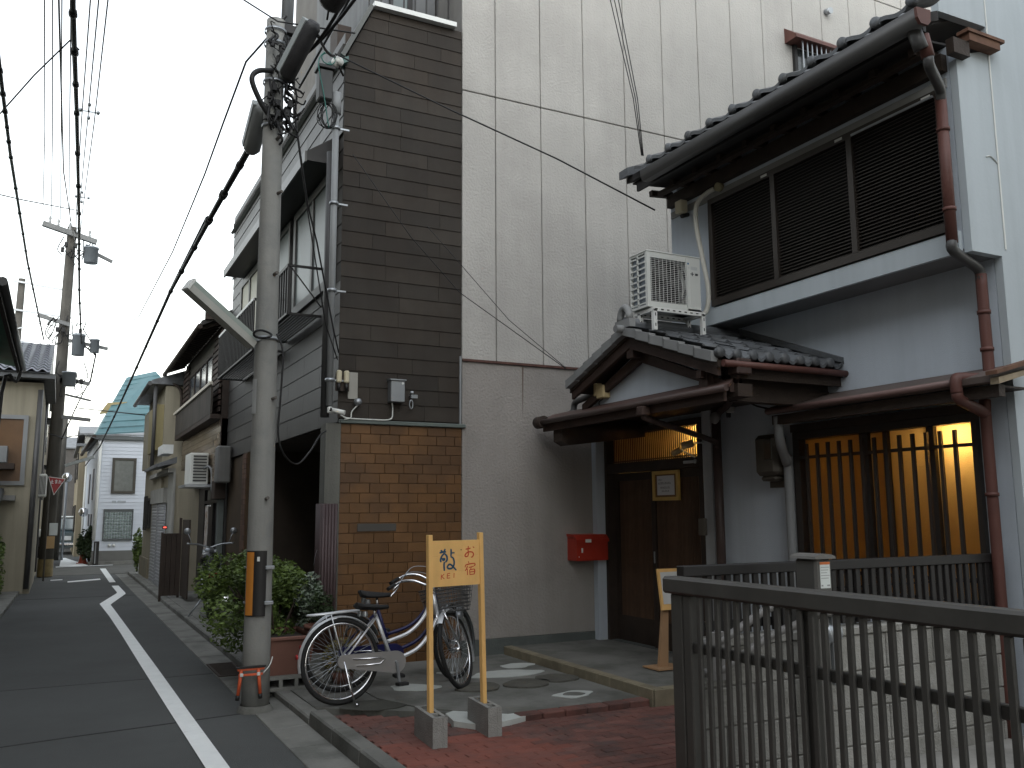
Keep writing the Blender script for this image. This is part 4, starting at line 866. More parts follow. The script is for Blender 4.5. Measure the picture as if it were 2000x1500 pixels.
# ---------------------------------------------------------------- bicycles
bright = M('polished_alloy',(.66,.68,.70),rough=.28,var=.05,metal=.45)
def torus(m, c, Rm, r, n=40, k=8):
    """ring in the local XZ plane"""
    m.tube([(c[0]+Rm*math.cos(t),c[1],c[2]+Rm*math.sin(t)) for t in [2*math.pi*i/n for i in range(n)]], r, k, closed=True)
def bicycle(x, y, rz, steer, frame_m, case_m, label, lean=R(-4), rack_=True, saddle_z=.74):
    T = Matrix.Translation((x,y,.045)) @ Matrix.Rotation(rz,4,'Z') @ Matrix.Rotation(lean,4,'X')
    t = thing('bicycle', (x,y,.045), label, 'bicycle', 'bicycles parked by the tiled wall')
    wr = .325; wb = 1.05; hx = wb-.10; S = T @ Matrix.Translation((wb-.045,0,wr)) @ Matrix.Rotation(steer,4,Vector((-.30,0,1)).normalized()) @ Matrix.Translation((-(wb-.045),0,-wr))
    P = lambda nm, m, mat, par=None, X=T: put(nm, m.xf(X), mat, par or t)
    for (cx, X) in ((0,T),(wb,S)):
        m = MB(); torus(m,(cx,0,wr),wr-.018,.018,44,8); w_ = P('wheel', m, rubber, X=X)
        m = MB(); torus(m,(cx,0,wr),wr-.042,.011,44,6); P('rim', m, chrome, w_, X)
        m = MB()
        for i in range(32):
            a = 2*math.pi*i/32; s_ = 1 if i % 2 else -1; b = a+.35*(1 if (i//2) % 2 else -1)
            m.tube([(cx+.022*math.cos(b),s_*.028,wr+.022*math.sin(b)),(cx+(wr-.045)*math.cos(a),0,wr+(wr-.045)*math.sin(a))],.0016,4,cap=False)
        P('spokes', m, steel, w_, X)
        P('hub', MB().cyl((cx,-.045,wr),(cx,.045,wr),.02,12), chrome, w_, X)
    def fender(cx, a0, a1, X):
        m = MB(); n = 22; rr_ = wr+.018
        m.grid(lambda u,v: (cx+(rr_-.012*abs(2*v-1)**2)*math.cos(R(a0+(a1-a0)*u)), (v-.5)*.055, wr+(rr_-.012*abs(2*v-1)**2)*math.sin(R(a0+(a1-a0)*u))), n, 4); P('mudguard', m, bright if frame_m is not MATS.get('navy_frame') else steel, X=X)
    fender(0, 20, 190, T); fender(wb, -20, 140, S)
    bb = (.44,0,.285); seat_top = (.30,0,.66); head_lo = (.86,0,.60); head_hi = (.82,0,.80)
    m = MB(); m.tube([bb,seat_top],.015,10); m.tube(arc([head_hi,(.74,0,.62),(.60,0,.50),(.40,0,.44)],6),.015,10); m.tube(arc([head_lo,(.78,0,.47),(.66,0,.36),bb],6),.016,10)
    m.tube([head_hi,head_lo],.02,12)
    for s_ in (-1,1): m.tube([(bb[0],s_*.03,bb[2]),(0,s_*.06,wr)],.009,8).tube([(.295,s_*.015,.63),(0,s_*.06,wr)],.008,8)
    P('frame', m, frame_m)
    m = MB()
    for s_ in (-1,1): m.tube([(wb-.20,s_*.035,.62),(wb-.17,s_*.05,.55),(wb,s_*.05,wr)],.010,8)
    P('fork', m, chrome, X=S)
    cc = []
    for a in range(-90,91,15): cc.append((bb[0]+.085*math.cos(R(a)),bb[2]+.085*math.sin(R(a))))
    for a in range(90,271,20): cc.append((.0+.05*math.cos(R(a)),wr+.05*math.sin(R(a))))
    P('chain_case', MB().prism(cc,'y',-.075,-.055), case_m)
    m = MB().tube([(.07,-.079,wr+.012),(.30,-.079,.33),(.34,-.079,.315),(.30,-.079,.285),(.10,-.079,.285)],.006,6); P('case_trim', m, chrome)
    P('crank', MB().cyl((bb[0],-.09,bb[2]),(bb[0],.09,bb[2]),.012,8).bar((bb[0],-.088,bb[2]),(bb[0]+.02,-.088,bb[2]-.165),.014,.02,(1,0,0)).bar((bb[0],.088,bb[2]),(bb[0]-.02,.088,bb[2]+.165),.014,.02,(1,0,0)), steel)
    for s_, dz, dx in ((-1,-.165,.02),(1,.165,-.02)): P('pedal', MB().cbox(bb[0]+dx-.045,bb[0]+dx+.045,s_*.135-.035,s_*.135+.035,bb[2]+dz-.012,bb[2]+dz+.012,.004), rubber)
    P('seat_post', MB().cyl((.305,0,.64),(.285,0,saddle_z-.03),.012,10), chrome)
    def sad(u, v):
        wv = (.105*(1-u)**.7+.022)*min(1,(u/.06+.25)) if u < .06 else .105*(1-u)**.7+.022
        a = 2*math.pi*v; xx = .14+.27*u; tz_ = .030 if math.sin(a) > 0 else .028
        return (xx, -math.cos(a)*wv*(1-.15*(math.sin(a) < 0)), saddle_z-.03+tz_*math.sin(a)*(1-.4*u)+.022*(1-u)**2)
    sm_ = MB().grid(sad,14,16); sm_.add([sad(0,k/16) for k in range(16)],[tuple(range(16))]); sm_.add([sad(1,k/16) for k in range(16)],[tuple(range(16))])
    P('saddle', sm_, rubber)
    for s_ in (-1,1): P('saddle_spring', MB().lathe([(.02,0),(.022,.02),(.018,.04)],(.19,s_*.05,saddle_z-.09),10), steel)
    P('stem', MB().cyl((.815,0,.80),(.80,0,.87),.013,10).cyl((.80,0,.87),(.845,0,.875),.012,10), chrome, X=S)
    for s_ in (-1,1):
        hb = arc([(.845,s_*.01,.875),(.86,s_*.08,.88),(.82,s_*.17,.935),(.74,s_*.24,.945),(.66,s_*.275,.92)],6)
        P('handlebar', MB().tube(hb,.011,10), chrome, X=S)
        P('grip', MB().tube([hb[-1],(.555,s_*.29,.885)],.016,10), rubber, X=S)
        P('brake_lever', MB().tube([(.68,s_*.25,.905),(.64,s_*.27,.865),(.57,s_*.285,.825)],.006,6), chrome, X=S)
        P('brake_cable', MB().tube(arc([(.69,s_*.25,.925),(.80,s_*.20,1.01),(.93,s_*.08,.97),(.93,0,.82)],6),.0035,5), steel, X=S)
    # wire basket
    bk = MB(); x0,x1,zb,zt_ = .90,1.17,.63,.845
    def ring(z, f): return [(x0+.02*(1-f),-.15-.03*f,z),(x1-.03*(1-f),-.15-.03*f,z),(x1+.03*f,.0,z),(x1-.03*(1-f),.15+.03*f,z),(x0+.02*(1-f),.15+.03*f,z)]
    for i in range(8): bk.tube(ring(zb+(zt_-zb)*i/7, i/7),.0035 if i < 7 else .006,5,closed=True)
    lo, hi = ring(zb,0), ring(zt_,1)
    for e in range(5):
        a0,a1,b0,b1 = Vector(lo[e]),Vector(lo[(e+1)%5]),Vector(hi[e]),Vector(hi[(e+1)%5])
        for i in range(7): bk.tube([a0.lerp(a1,i/7),b0.lerp(b1,i/7)],.003,4,cap=False)
    for i in range(8): bk.tube([Vector(lo[0]).lerp(Vector(lo[4]),i/7),Vector(lo[1]).lerp(Vector(lo[3]),i/7)],.003,4,cap=False)
    P('basket', bk, M('dark_basket_wire',(.09,.09,.09),rough=.4,metal=.5), X=S)
    P('basket_stay', MB().tube([(1.02,-.08,.628),(wb,-.05,wr)],.005,6).tube([(1.02,.08,.628),(wb,.05,wr)],.005,6), steel, X=S)
    P('front_lamp', MB().lathe([(0,-.02),(.02,-.02),(.032,.03),(.03,.045),(0,.05)],(wb+.02,-.07,.60),12,(1,0,0)), steel, X=S)
    if rack_:
        m = MB().tube([(.14,-.05,.70),(-.24,-.065,.685),(-.27,0,.684),(-.24,.065,.685),(.14,.05,.70)],.007,8,closed=True)
        for yy in (-.025,.025): m.tube([(.14,yy,.70),(-.255,yy,.685)],.005,6)
        for s_ in (-1,1): m.tube([(-.10,s_*.06,.688),(0,s_*.07,wr)],.005,6)
        P('carrier', m, bright)
    P('kick_stand', MB().tube([(0,-.075,wr),(.03,-.10,.16),(.06,-.15,.012)],.009,8).tube([(.06,-.15,.012),(.085,-.15,.01)],.010,8), chrome)
    P('reflector', MB().lathe([(0,0),(.02,0),(.02,.012),(0,.014)],(-.345,0,wr+.06),10,(-1,0,0)), M('red_reflector',(.3,.02,.02),rough=.2))
    P('wheel_lock', MB().tube([(.09+.05*math.cos(a),-.02,.53+.05*math.sin(a)) for a in [k*.4 for k in range(10)]],.008,6), black_m)
silver_f = M('silver_frame',(.62,.63,.65),rough=.28,var=.06,metal=.4); navy = M('navy_frame',(.012,.013,.07),rough=.35,var=.1)
bicycle(2.03,6.92,R(6),R(40),silver_f,M('silver_case',(.36,.35,.34),rough=.35,metal=.5,var=.06),'silver town bicycle with wire basket and rear carrier nearest the sign')
bicycle(2.17,7.42,R(3),R(34),navy,navy,'dark blue town bicycle behind the silver one against the tiles',lean=R(4),rack_=False,saddle_z=.80)

# ---------------------------------------------------------------- near utility pole
up = thing('utility_pole', (1.45,7.26,0), 'weathered concrete utility pole at the kerb with orange guard and cables', 'utility pole')
m = MB(); px = lambda z: 1.452-.0035*z
m.tube([(px(z),7.26,z) for z in (0,.5,1.5,3,4.5,5.72)],[.106,.104,.098,.090,.083,.077],28)
put('shaft', m, pole_c, up)
put('footing', MB().lathe([(.14,0),(.135,.02),(.114,.05)],(1.452,7.26,0),24), concrete_d, up)
put('guard', MB().grid(lambda u,v: (1.452+.117*math.cos(R(200+85*u)), 7.26+.117*math.sin(R(200+85*u)), .72+.50*v),8,1), black_m, up)
put('guard_stripe', MB().grid(lambda u,v: (1.452+.122*math.cos(R(205+32*u)), 7.26+.122*math.sin(R(205+32*u)), .73+.48*v),6,1), M('guard_orange',(.50,.19,.03),rough=.5,var=.12), up)
for z in (.82,1.09):
    put('guard_band', MB().lathe([(.112,-.008),(.114,-.008),(.114,.008),(.112,.008)],(1.448,7.26,z),28), steel, up)
    put('band_buckle', MB().cbox(1.47,1.54,7.128,7.152,z-.014,z+.014,.004), steel, up)
put('guard_tag', B(1.405,1.425,7.132,7.1345,1.14,1.175), white_p, up)
for (z, a) in ((4.62,-75),(4.15,-60),(3.45,-70),(2.42,-60),(1.62,-80)):
    c, s_ = math.cos(R(a)), math.sin(R(a)); put('step_bolt', MB().cyl((px(z)+.08*c,7.26+.08*s_,z),(px(z)+.135*c,7.26+.135*s_,z+.01),.014,8), M('rusty_bolt',(.10,.09,.08),rough=.8), up)
for z in (4.75,2.92,5.5,5.15,5.62): put('strap', MB().lathe([(.09,-.012),(.103 if z < 3 else .094,-.012),(.103 if z < 3 else .094,.012),(.09,.012)],(px(z),7.26,z),24), steel, up)
put('number_plate', MB().grid(lambda u,v: (1.445+.104*math.cos(R(190+30*u)),7.26+.104*math.sin(R(190+30*u)),2.3+.28*v),5,1), M('plate_grey',(.32,.33,.33),rough=.6), up)
put('steel_tube', MB().cyl((1.52,7.30,5.5),(1.535,7.30,7.6),.04,14).cyl((1.56,7.30,5.5),(1.60,7.30,7.6),.022,10), steel, up)
put('tube_bracket', MB().cbox(1.42,1.62,7.22,7.36,5.62,5.70,.006), black_m, up)
rr = random.Random(11)
m = MB()
for i in range(80):
    z = rr.uniform(4.75,5.6); a = rr.uniform(-2.4,.6); p0 = Vector((px(z)+.10*math.cos(a),7.26+.10*math.sin(a),z)); q = p0+Vector((rr.uniform(-.05,.16),rr.uniform(-.12,.05),rr.uniform(-.28,.12)))
    mid = (p0+q)/2+Vector((rr.uniform(-.06,.10),rr.uniform(-.08,.03),rr.uniform(-.10,.02))); m.tube(arc([p0,mid,q],4),rr.choice((.005,.007,.010)),5)
for i in range(30):
    z = rr.uniform(4.78,5.5); c = Vector((px(z)+rr.uniform(-.06,.17),7.15+rr.uniform(-.04,.05),z)); m.cbox(c.x-.02,c.x+.02,c.y-.015,c.y+.015,c.z-.03,c.z+.03,.004)
put('cable_tangle', m, cable_m, up, kind='stuff')
put('cable_bow', MB().tube(arc([(1.40,7.18,5.22),(1.27,7.12,5.16),(1.22,7.1,5.06),(1.30,7.13,4.90),(1.37,7.16,4.82)],6),.022,8), cable_m, up)
put('service_cable', MB().tube(arc([(1.50,7.14,2.95),(1.55,7.13,2.80),(1.545,7.13,2.45),(1.535,7.135,2.15),(1.60,7.2,1.98),(1.78,7.5,1.92),(2.0,7.95,2.06),(2.18,8.3,2.24),(2.28,8.46,2.3)],6),.008,6), cable_m, up)
# closures (cable joint boxes) near the pole top
clm = M('closure_grey',(.33,.36,.36),rough=.5,var=.08); cld = M('closure_dark',(.028,.028,.03),rough=.55,var=.3,scale=14,bump=.4)
def closure(p, q, r, label, top, n=10, bm_=None):
    t = thing('cable_closure', p, label, 'cable joint'); p, q = Vector(p), Vector(q); d = q-p
    put('body', MB().tube([p,p+d*.08,p+d*.92,q],[r*.6,r,r,r*.6],n), bm_ or cld, t)
    if top: put('cover', MB().bar(p+d*.06+Vector((-r*.55,0,r*.5)), p+d*.94+Vector((-r*.55,0,r*.5)), r*1.1, r*.9), clm, t)
closure((1.47,7.02,5.08),(1.62,6.66,5.45),.072,'boxy black cable joint with pale cover high on the utility pole',True)
closure((1.345,7.75,4.70),(1.365,7.35,4.98),.075,'pale grey cable joint left of the utility pole below the tangle',True,10,M('closure_mid',(.17,.18,.18),rough=.5,var=.15))
closure((1.60,6.22,5.33),(1.74,5.90,5.55),.10,'black cable joint at the very top of the picture',False)
# street lamp on the pole
sl = thing('street_lamp', (1.38,7.2,2.9), 'grey fluorescent street lamp tilted up from the utility pole', 'street lamp')
pA, pB = Vector((1.33,7.20,2.90)), Vector((.80,7.0,3.27)); d = (pB-pA).normalized()
put('housing', MB().bar(pA,pB,.085,.04), M('lamp_grey_green',(.27,.31,.28),rough=.5,var=.08), sl)
put('diffuser', MB().bar(pA+Vector((-.01,0,-.05)),pB+Vector((-.01,0,-.05)),.095,.055), M('lamp_diffuser',(.36,.36,.33),rough=.3,var=.1), sl)
put('end_cap', MB().bar(pB+Vector((.0,0,-.03)),pB+d*.02+Vector((0,0,-.03)),.10,.10), white_p, sl)
put('bracket', MB().bar((1.43,7.22,2.92),pA,.04,.03), steel, sl)
put('wire_coil', MB().tube([(1.38+.07*math.cos(t),7.10+.02*math.sin(2*t),2.93+.03*math.sin(t)) for t in [2*math.pi*k/16 for k in range(16)]],.010,6,closed=True), cable_m, sl)
# miniature torii hung on the pole
to = thing('torii_ornament', (1.36,7.08,.1), 'miniature orange torii gate tied low on the utility pole', 'ornament')
tor = M('vermilion',(.58,.10,.035),rough=.5,var=.1); yT = 7.085
def TO(x0,x1,z0,z1,t=.02): return MB().cbox(x0,x1,yT-t,yT,z0,z1,.003)
put('lintel', TO(1.275,1.475,.335,.352), tor, to); put('top_beam', MB().prism([(1.262,.358),(1.275,.352),(1.475,.352),(1.488,.358),(1.485,.366),(1.265,.366)],'y',yT-.025,yT+.003), black_m, to)
put('tie_beam', TO(1.285,1.465,.295,.312,.016), tor, to)
for (x, dx) in ((1.305,-.02),(1.43,.02)):
    put('pillar', MB().cyl((x,yT-.01,.34),(x+dx,yT-.01,.155),.013,10), tor, to); put('pillar_foot', MB().cyl((x+dx,yT-.01,.16),(x+dx*1.15,yT-.01,.125),.016,10), black_m, to)
    put('tie', MB().cbox(x-.012,x+.012,yT-.03,yT-.02,.295,.32,.003), white_p, to)
put('string', MB().tube(arc([(1.47,yT-.01,.31),(1.53,7.15,.35),(1.565,7.22,.40)],5),.005,5), white_p, to)

# ---------------------------------------------------------------- planters and shrubs by the pole
def leaves(c, rad, n, size, seed, squash=1., zcut=None):
    r2 = random.Random(seed); m = MB(); c = Vector(c); cl = []
    for i in range(30):
        while True:
            p = Vector((r2.uniform(-1,1),r2.uniform(-1,1),r2.uniform(-1,1)))
            if .35 < p.length < 1: break
        cl.append((p*.78, r2.uniform(.2,.42)))
    for i in range(n):
        b, rr_ = r2.choice(cl); v = Vector((r2.gauss(0,1),r2.gauss(0,1),r2.gauss(0,1))).normalized()*rr_*r2.random()**.33
        p = b+v
        q = Vector((c.x+p.x*rad[0],c.y+p.y*rad[1],c.z+p.z*rad[2]))
        u = Vector((r2.gauss(0,1),r2.gauss(0,1),r2.gauss(0,.5))).normalized(); w_ = u.orthogonal().normalized()
        w_ = Matrix.Rotation(r2.uniform(0,6.28),3,u) @ w_; s_ = size*r2.uniform(.6,1.3)
        m.add([q-u*s_,q+w_*s_*.42,q+u*s_,q-w_*s_*.42],[(0,1,2,3)])
    return m
sh = thing('azalea_shrub', (1.75,8.1,.2), 'leafy green azalea shrub spreading behind the utility pole', 'shrub')
put('crown', leaves((1.70,8.80,.72),(.62,.95,.50),19000,.024,21), leaf, sh)
m = MB()
for i in range(16):
    a = i*.9; m.tube(arc([(1.80,8.3,.30),(1.80+.12*math.cos(a),8.35+.15*math.sin(a),.5),(1.78+.36*math.cos(a),8.5+.4*math.sin(a),.85)],4),[.012]*4+[.009]*4+[.005],6)
put('stem', m, wood_d, sh)
ter = M('terracotta_plastic',(.16,.075,.055),rough=.7,var=.15)
po = thing('planter', (1.8,8.05,.15), 'brown square planter standing on a slotted concrete base behind the pole', 'planter')
put('tub', MB().add([(1.62,7.72,.17),(1.98,7.72,.17),(1.98,8.3,.17),(1.62,8.3,.17),(1.58,7.68,.47),(2.02,7.68,.47),(2.02,8.34,.47),(1.58,8.34,.47)],[(0,1,2,3),(0,1,5,4),(1,2,6,5),(2,3,7,6),(3,0,4,7)]), ter, po)
put('rim', MB().cbox(1.56,2.04,7.66,7.69,.455,.485,.006).cbox(1.56,2.04,8.33,8.36,.455,.485,.006).cbox(1.56,1.59,7.69,8.33,.455,.485,.006).cbox(2.01,2.04,7.69,8.33,.455,.485,.006), ter, po)
put('soil', B(1.59,2.01,7.69,8.33,.42,.44), M('soil',(.03,.025,.02),rough=1), po)
pbk = thing('slotted_block', (1.8,7.75,.04), 'pale concrete block with slots under the brown planter', 'concrete block')
m = MB().box(1.60,2.10,7.70,8.2,.135,.168).box(1.60,2.10,7.70,8.2,.045,.07)
for x in (1.60,1.73,1.86,1.99,2.07): m.box(x,x+.03,7.70,8.2,.07,.135)
put('block', m, concrete, pbk)
po2 = thing('flower_pot', (2.13,8.0,.05), 'small terracotta pot beside the rear wheel of the silver bicycle', 'plant pot')
put('pot', MB().lathe([(0,0),(.09,0),(.125,.2),(.135,.2),(.135,.235),(.115,.235),(.11,.2),(0,.2)],(2.13,7.98,.30),18), ter, po2)
put('bracket', MB().cbox(2.03,2.23,7.88,8.08,.045,.30,.005), concrete, po2)
put('leaves', leaves((2.13,7.98,.68),(.13,.13,.16),600,.02,5), leaf_d, po2)
vg = thing('variegated_plant', (2.1,8.3,.05), 'silvery variegated plant and sheeting between the shrub and the ribbed corner', 'plant')
put('foliage', leaves((2.10,8.22,.72),(.16,.16,.30),1100,.032,9), M('variegated_leaf',(.23,.27,.22),rough=.6,var=.5,scale=30,c2=(.04,.07,.03),c2s=25,c2t=.5), vg)
put('stem', MB().tube(arc([(2.12,8.25,.05),(2.1,8.23,.4),(2.12,8.2,.8)],4),.012,6), wood_d, vg)
put('sheet', MB().grid(lambda u,v: (2.19+.04*math.sin(6*v)+.03*u, 8.30+.12*u, .45+.72*v),4,10), M('pale_sheet',(.42,.46,.50),rough=.4,var=.2,scale=8), vg)
yw = thing('yellow_flower_plant', (2.35,7.75,.05), 'yellowish low plant seen through the bicycle wheels', 'plant')
put('foliage', leaves((2.30,7.80,.26),(.20,.16,.20),900,.02,15), M('yellow_leaf',(.16,.13,.03),rough=.6,var=.5,scale=20), yw)
put('pot', MB().lathe([(0,0),(.08,0),(.1,.09),(0,.09)],(2.30,7.80,.046),14), ter, yw)
# ---------------------------------------------------------------- motor scooter, timber screen, banner by the carport
def motorbike(x, y, rz, label):
    T = Matrix.Translation((x,y,.06)) @ Matrix.Rotation(rz,4,'Z'); t = thing('motorcycle', (x,y,.06), label, 'motorcycle')
    P = lambda nm, m, mat: put(nm, m.xf(T), mat, t)
    for cx in (0,1.15):
        m = MB(); torus(m,(cx,0,.26),.215,.045,28,8); P('wheel', m, rubber)
        P('rim', MB().lathe([(.17,-.03),(.06,-.02),(.05,-.04),(.05,.04),(.06,.02),(.17,.03)],(cx,0,.26),20,(0,1,0)), steel)
    blk_ = M('gloss_black',(.012,.012,.013),rough=.25,var=.1)
    P('tank', MB().tube([(.55,0,.72),(.65,0,.76),(.85,0,.78),(.95,0,.74)],[.06,.13,.14,.07],14), blk_)
    P('seat', MB().tube([(-.15,0,.74),(0,0,.74),(.3,0,.70),(.55,0,.71)],[.06,.11,.12,.08],12), rubber)
    P('engine', MB().cbox(.40,.75,-.13,.13,.26,.58,.03), M('engine_metal',(.07,.07,.07),rough=.4,metal=.6))
    P('tail', MB().tube([(.05,0,.62),(-.2,0,.66),(-.32,0,.62)],[.08,.08,.05],10), blk_)
    P('tail_light', MB().cbox(-.37,-.32,-.06,.06,.60,.66,.01), M('tail_red',(.30,.015,.01),rough=.25))
    P('rear_fender', MB().grid(lambda u,v: (.31*math.cos(R(40+110*u)),(v-.5)*.12,.26+.31*math.sin(R(40+110*u))),12,3), blk_)
    P('front_fender', MB().grid(lambda u,v: (1.15+.29*math.cos(R(30+110*u)),(v-.5)*.11,.26+.29*math.sin(R(30+110*u))),12,3), blk_)
    for s_ in (-1,1):
        P('fork', MB().tube([(1.15,s_*.08,.26),(.92,s_*.08,.92)],.022,10), steel)
        P('handlebar', MB().tube(arc([(.92,0,.95),(.90,s_*.15,1.0),(.82,s_*.33,1.02)],5),.013,8), steel)
        P('mirror', MB().tube([(.86,s_*.26,1.02),(.88,s_*.32,1.18)],.006,6).lathe([(0,-.01),(.045,-.01),(.05,.0),(0,.012)],(.88,s_*.33,1.2),12,(1,0,.1)), steel)
        P('shock', MB().cyl((0,s_*.11,.28),(.15,s_*.11,.62),.025,10), steel)
    P('headlamp', MB().lathe([(0,-.08),(.06,-.06),(.085,0),(.08,.02),(0,.03)],(1.0,0,.88),16,(1,0,0)), steel)
    P('exhaust', MB().tube([(.6,-.14,.25),(.2,-.17,.22),(-.25,-.18,.30)],[.03,.045,.05],12), chrome)
    P('side_stand', MB().tube([(.45,.10,.25),(.42,.28,.0)],.012,6), steel)
motorbike(1.98,13.2,R(84),'black motorcycle parked at the kerb beyond the azalea shrub')
scr = thing('timber_screen', (1.9,16.9,0), 'dark timber screen at the kerb beside the shutter', 'screen')
for i in range(4): put('board', MB().cbox(1.66+i*.085,1.742+i*.085,16.9,16.94,.10,1.18,.003), wood_d, scr)
for i in range(5): put('board', MB().cbox(2.004,2.03,16.0+i*.18,16.175+i*.18,.10,1.42,.003), wood_d, scr)
put('post', MB().box(1.66,1.70,16.945,16.98,.0,1.2).box(1.96,2.0,16.945,16.98,.0,1.45), wood_d, scr)
ban = thing('cloth_banner', (2.28,16,.6), 'narrow vertical cloth banner hanging on the dark shop front', 'banner')
m = MB().grid(lambda u,v: (2.24+.03*math.sin(3*v+.5)-.05*(1-v), 15.55+.36*u+.05*math.sin(4*v), .62+1.02*v), 3, 14)
put('cloth', m, M('banner_cloth',(.42,.40,.38),rough=.9,var=.1,scale=6,c2=(.28,.22,.17),c2s=9,c2t=.5), ban)
put('pole', MB().cyl((2.26,15.5,1.65),(2.26,15.98,1.65),.01,8), white_p, ban)

# ---------------------------------------------------------------- timber house further along on the right (y 15.2 - 20.5)
th = thing('timber_house', (2.3,17.8,0), 'old dark timber house with deep eave and pale rail beyond the dark building', 'house')
put('wall', MB().box(2.32,3.7,15.12,20.2,2.3,4.7).box(2.60,3.7,15.12,20.2,0,2.3), wood_d, th)
put('roof', MB().prism([(1.95,4.62),(1.95,4.70),(3.7,5.55),(3.7,5.45)],'y',12.9+2.25,20.6), M('old_roof',(.045,.042,.04),rough=.8), th)
rfp = put('roof_end', B(2.0,2.4,15.1,15.2,4.72,4.86), wood_d, th)
for i in range(20):
    put('rafter', MB().bar((1.97,15.3+i*.27,4.60),(2.32,15.3+i*.27,4.74),.05,.06), wood_d, th)
put('gutter', MB().tube([(1.92,15.15,4.60),(1.92,20.65,4.56)],.045,8).tube(arc([(1.92,20.5,4.55),(2.0,20.45,4.40),(2.25,20.4,4.2),(2.28,20.4,3.6)],4),.035,8), wood_d, th)
put('plaster_band', B(2.305,2.32,15.3,20.1,4.35,4.62), M('dull_plaster',(.10,.095,.085),rough=.9,var=.2), th)
window_x(th, 2.32, 16.0, 19.2, 3.68, 4.34, wood_d, glass_dark('blueish_glass',(.06,.07,.085),.15), 4, .06)
for (a, b) in ((15.15,15.95),(19.3,20.15)):
    for i in range(14): put('shutter_slat', B(2.27,2.30,a,b,3.20+i*.10,3.27+i*.10), wood_r if i % 2 else wood_d, th)
put('balcony_panel', B(2.15,2.18,15.2,20.2,3.16,3.62), M('old_board',(.055,.048,.04),rough=.85,var=.3,streak=.4), th)
put('balcony_rail', MB().bar((2.14,15.15,3.66),(2.14,20.3,3.66),.05,.05), M('pale_rail',(.50,.47,.40),rough=.7), th)
put('balcony_floor', B(2.15,2.32,15.2,20.2,3.08,3.155), wood_d, th)
# ground floor: tiled band, shop door, pipes
tb = put('tile_band', B(2.33,2.60,15.12,20.2,2.05,3.08), grout, th)
gt_ = M('glazed_band_tile',(.17,.13,.09),rough=.22,var=.25,scale=6,rnd=.4)
for j in range(10):
    for i in range(24):
        put('tile', B(2.315,2.329,15.14+i*.21+(.1 if j % 2 else 0),15.14+i*.21+.203+(.1 if j % 2 else 0),2.06+j*.1,2.155+j*.1), gt_, tb)
put('shop_front', B(2.45,2.599,15.12,20.2,.06,2.05), M('shop_dark',(.03,.028,.027),rough=.5,var=.3), th)
put('door_frame', MB().box(2.40,2.449,15.3,15.36,.06,2.0).box(2.40,2.449,17.2,17.26,.06,2.0).box(2.40,2.449,15.36,17.2,1.70,1.75).box(2.40,2.449,15.36,17.2,1.95,2.0).box(2.40,2.449,16.2,16.26,.06,1.7), black_m, th)
for i in range(3): put('transom_pane', B(2.43,2.448,15.45+i*.6,15.85+i*.6,1.77,1.94), M('dusty_glass',(.12,.12,.11),rough=.5), th)
put('grey_pillar', B(2.30,2.39,14.98,15.10,.06,2.35), M('greenish_pillar',(.10,.115,.11),rough=.8), th)
ac2 = thing('outdoor_unit', (2.1,16.3,2.0), 'small white outdoor unit on a bracket above the shop door down the street', 'air conditioner')
put('case', MB().cbox(1.98,2.28,16.05,16.75,2.02,2.56,.012), white_p, ac2)
for i in range(9): put('slat', B(2.03,2.25,16.038,16.0495,2.07+i*.052,2.10+i*.052), pipe_d, ac2)
put('bracket', MB().box(1.9,2.32,15.9,16.9,1.97,2.015), steel, ac2)
put('pipe', MB().tube(arc([(2.2,16.03,2.3),(2.28,15.95,2.32),(2.32,15.9,2.2),(2.32,15.88,1.9)],4),.02,8), pipe_g, ac2)
mt = thing('wall_meter', (2.3,14.6,2.1), 'grey meter cabinet under the end of the dark cladding', 'meter')
put('case', MB().cbox(2.20,2.40,14.5,14.85,2.0,2.58,.02), M('meter_grey',(.15,.15,.145),rough=.6,streak=.2), mt)
put('lower_box', MB().cbox(2.22,2.40,14.9,15.2,1.75,2.05,.01), wood_d, mt)
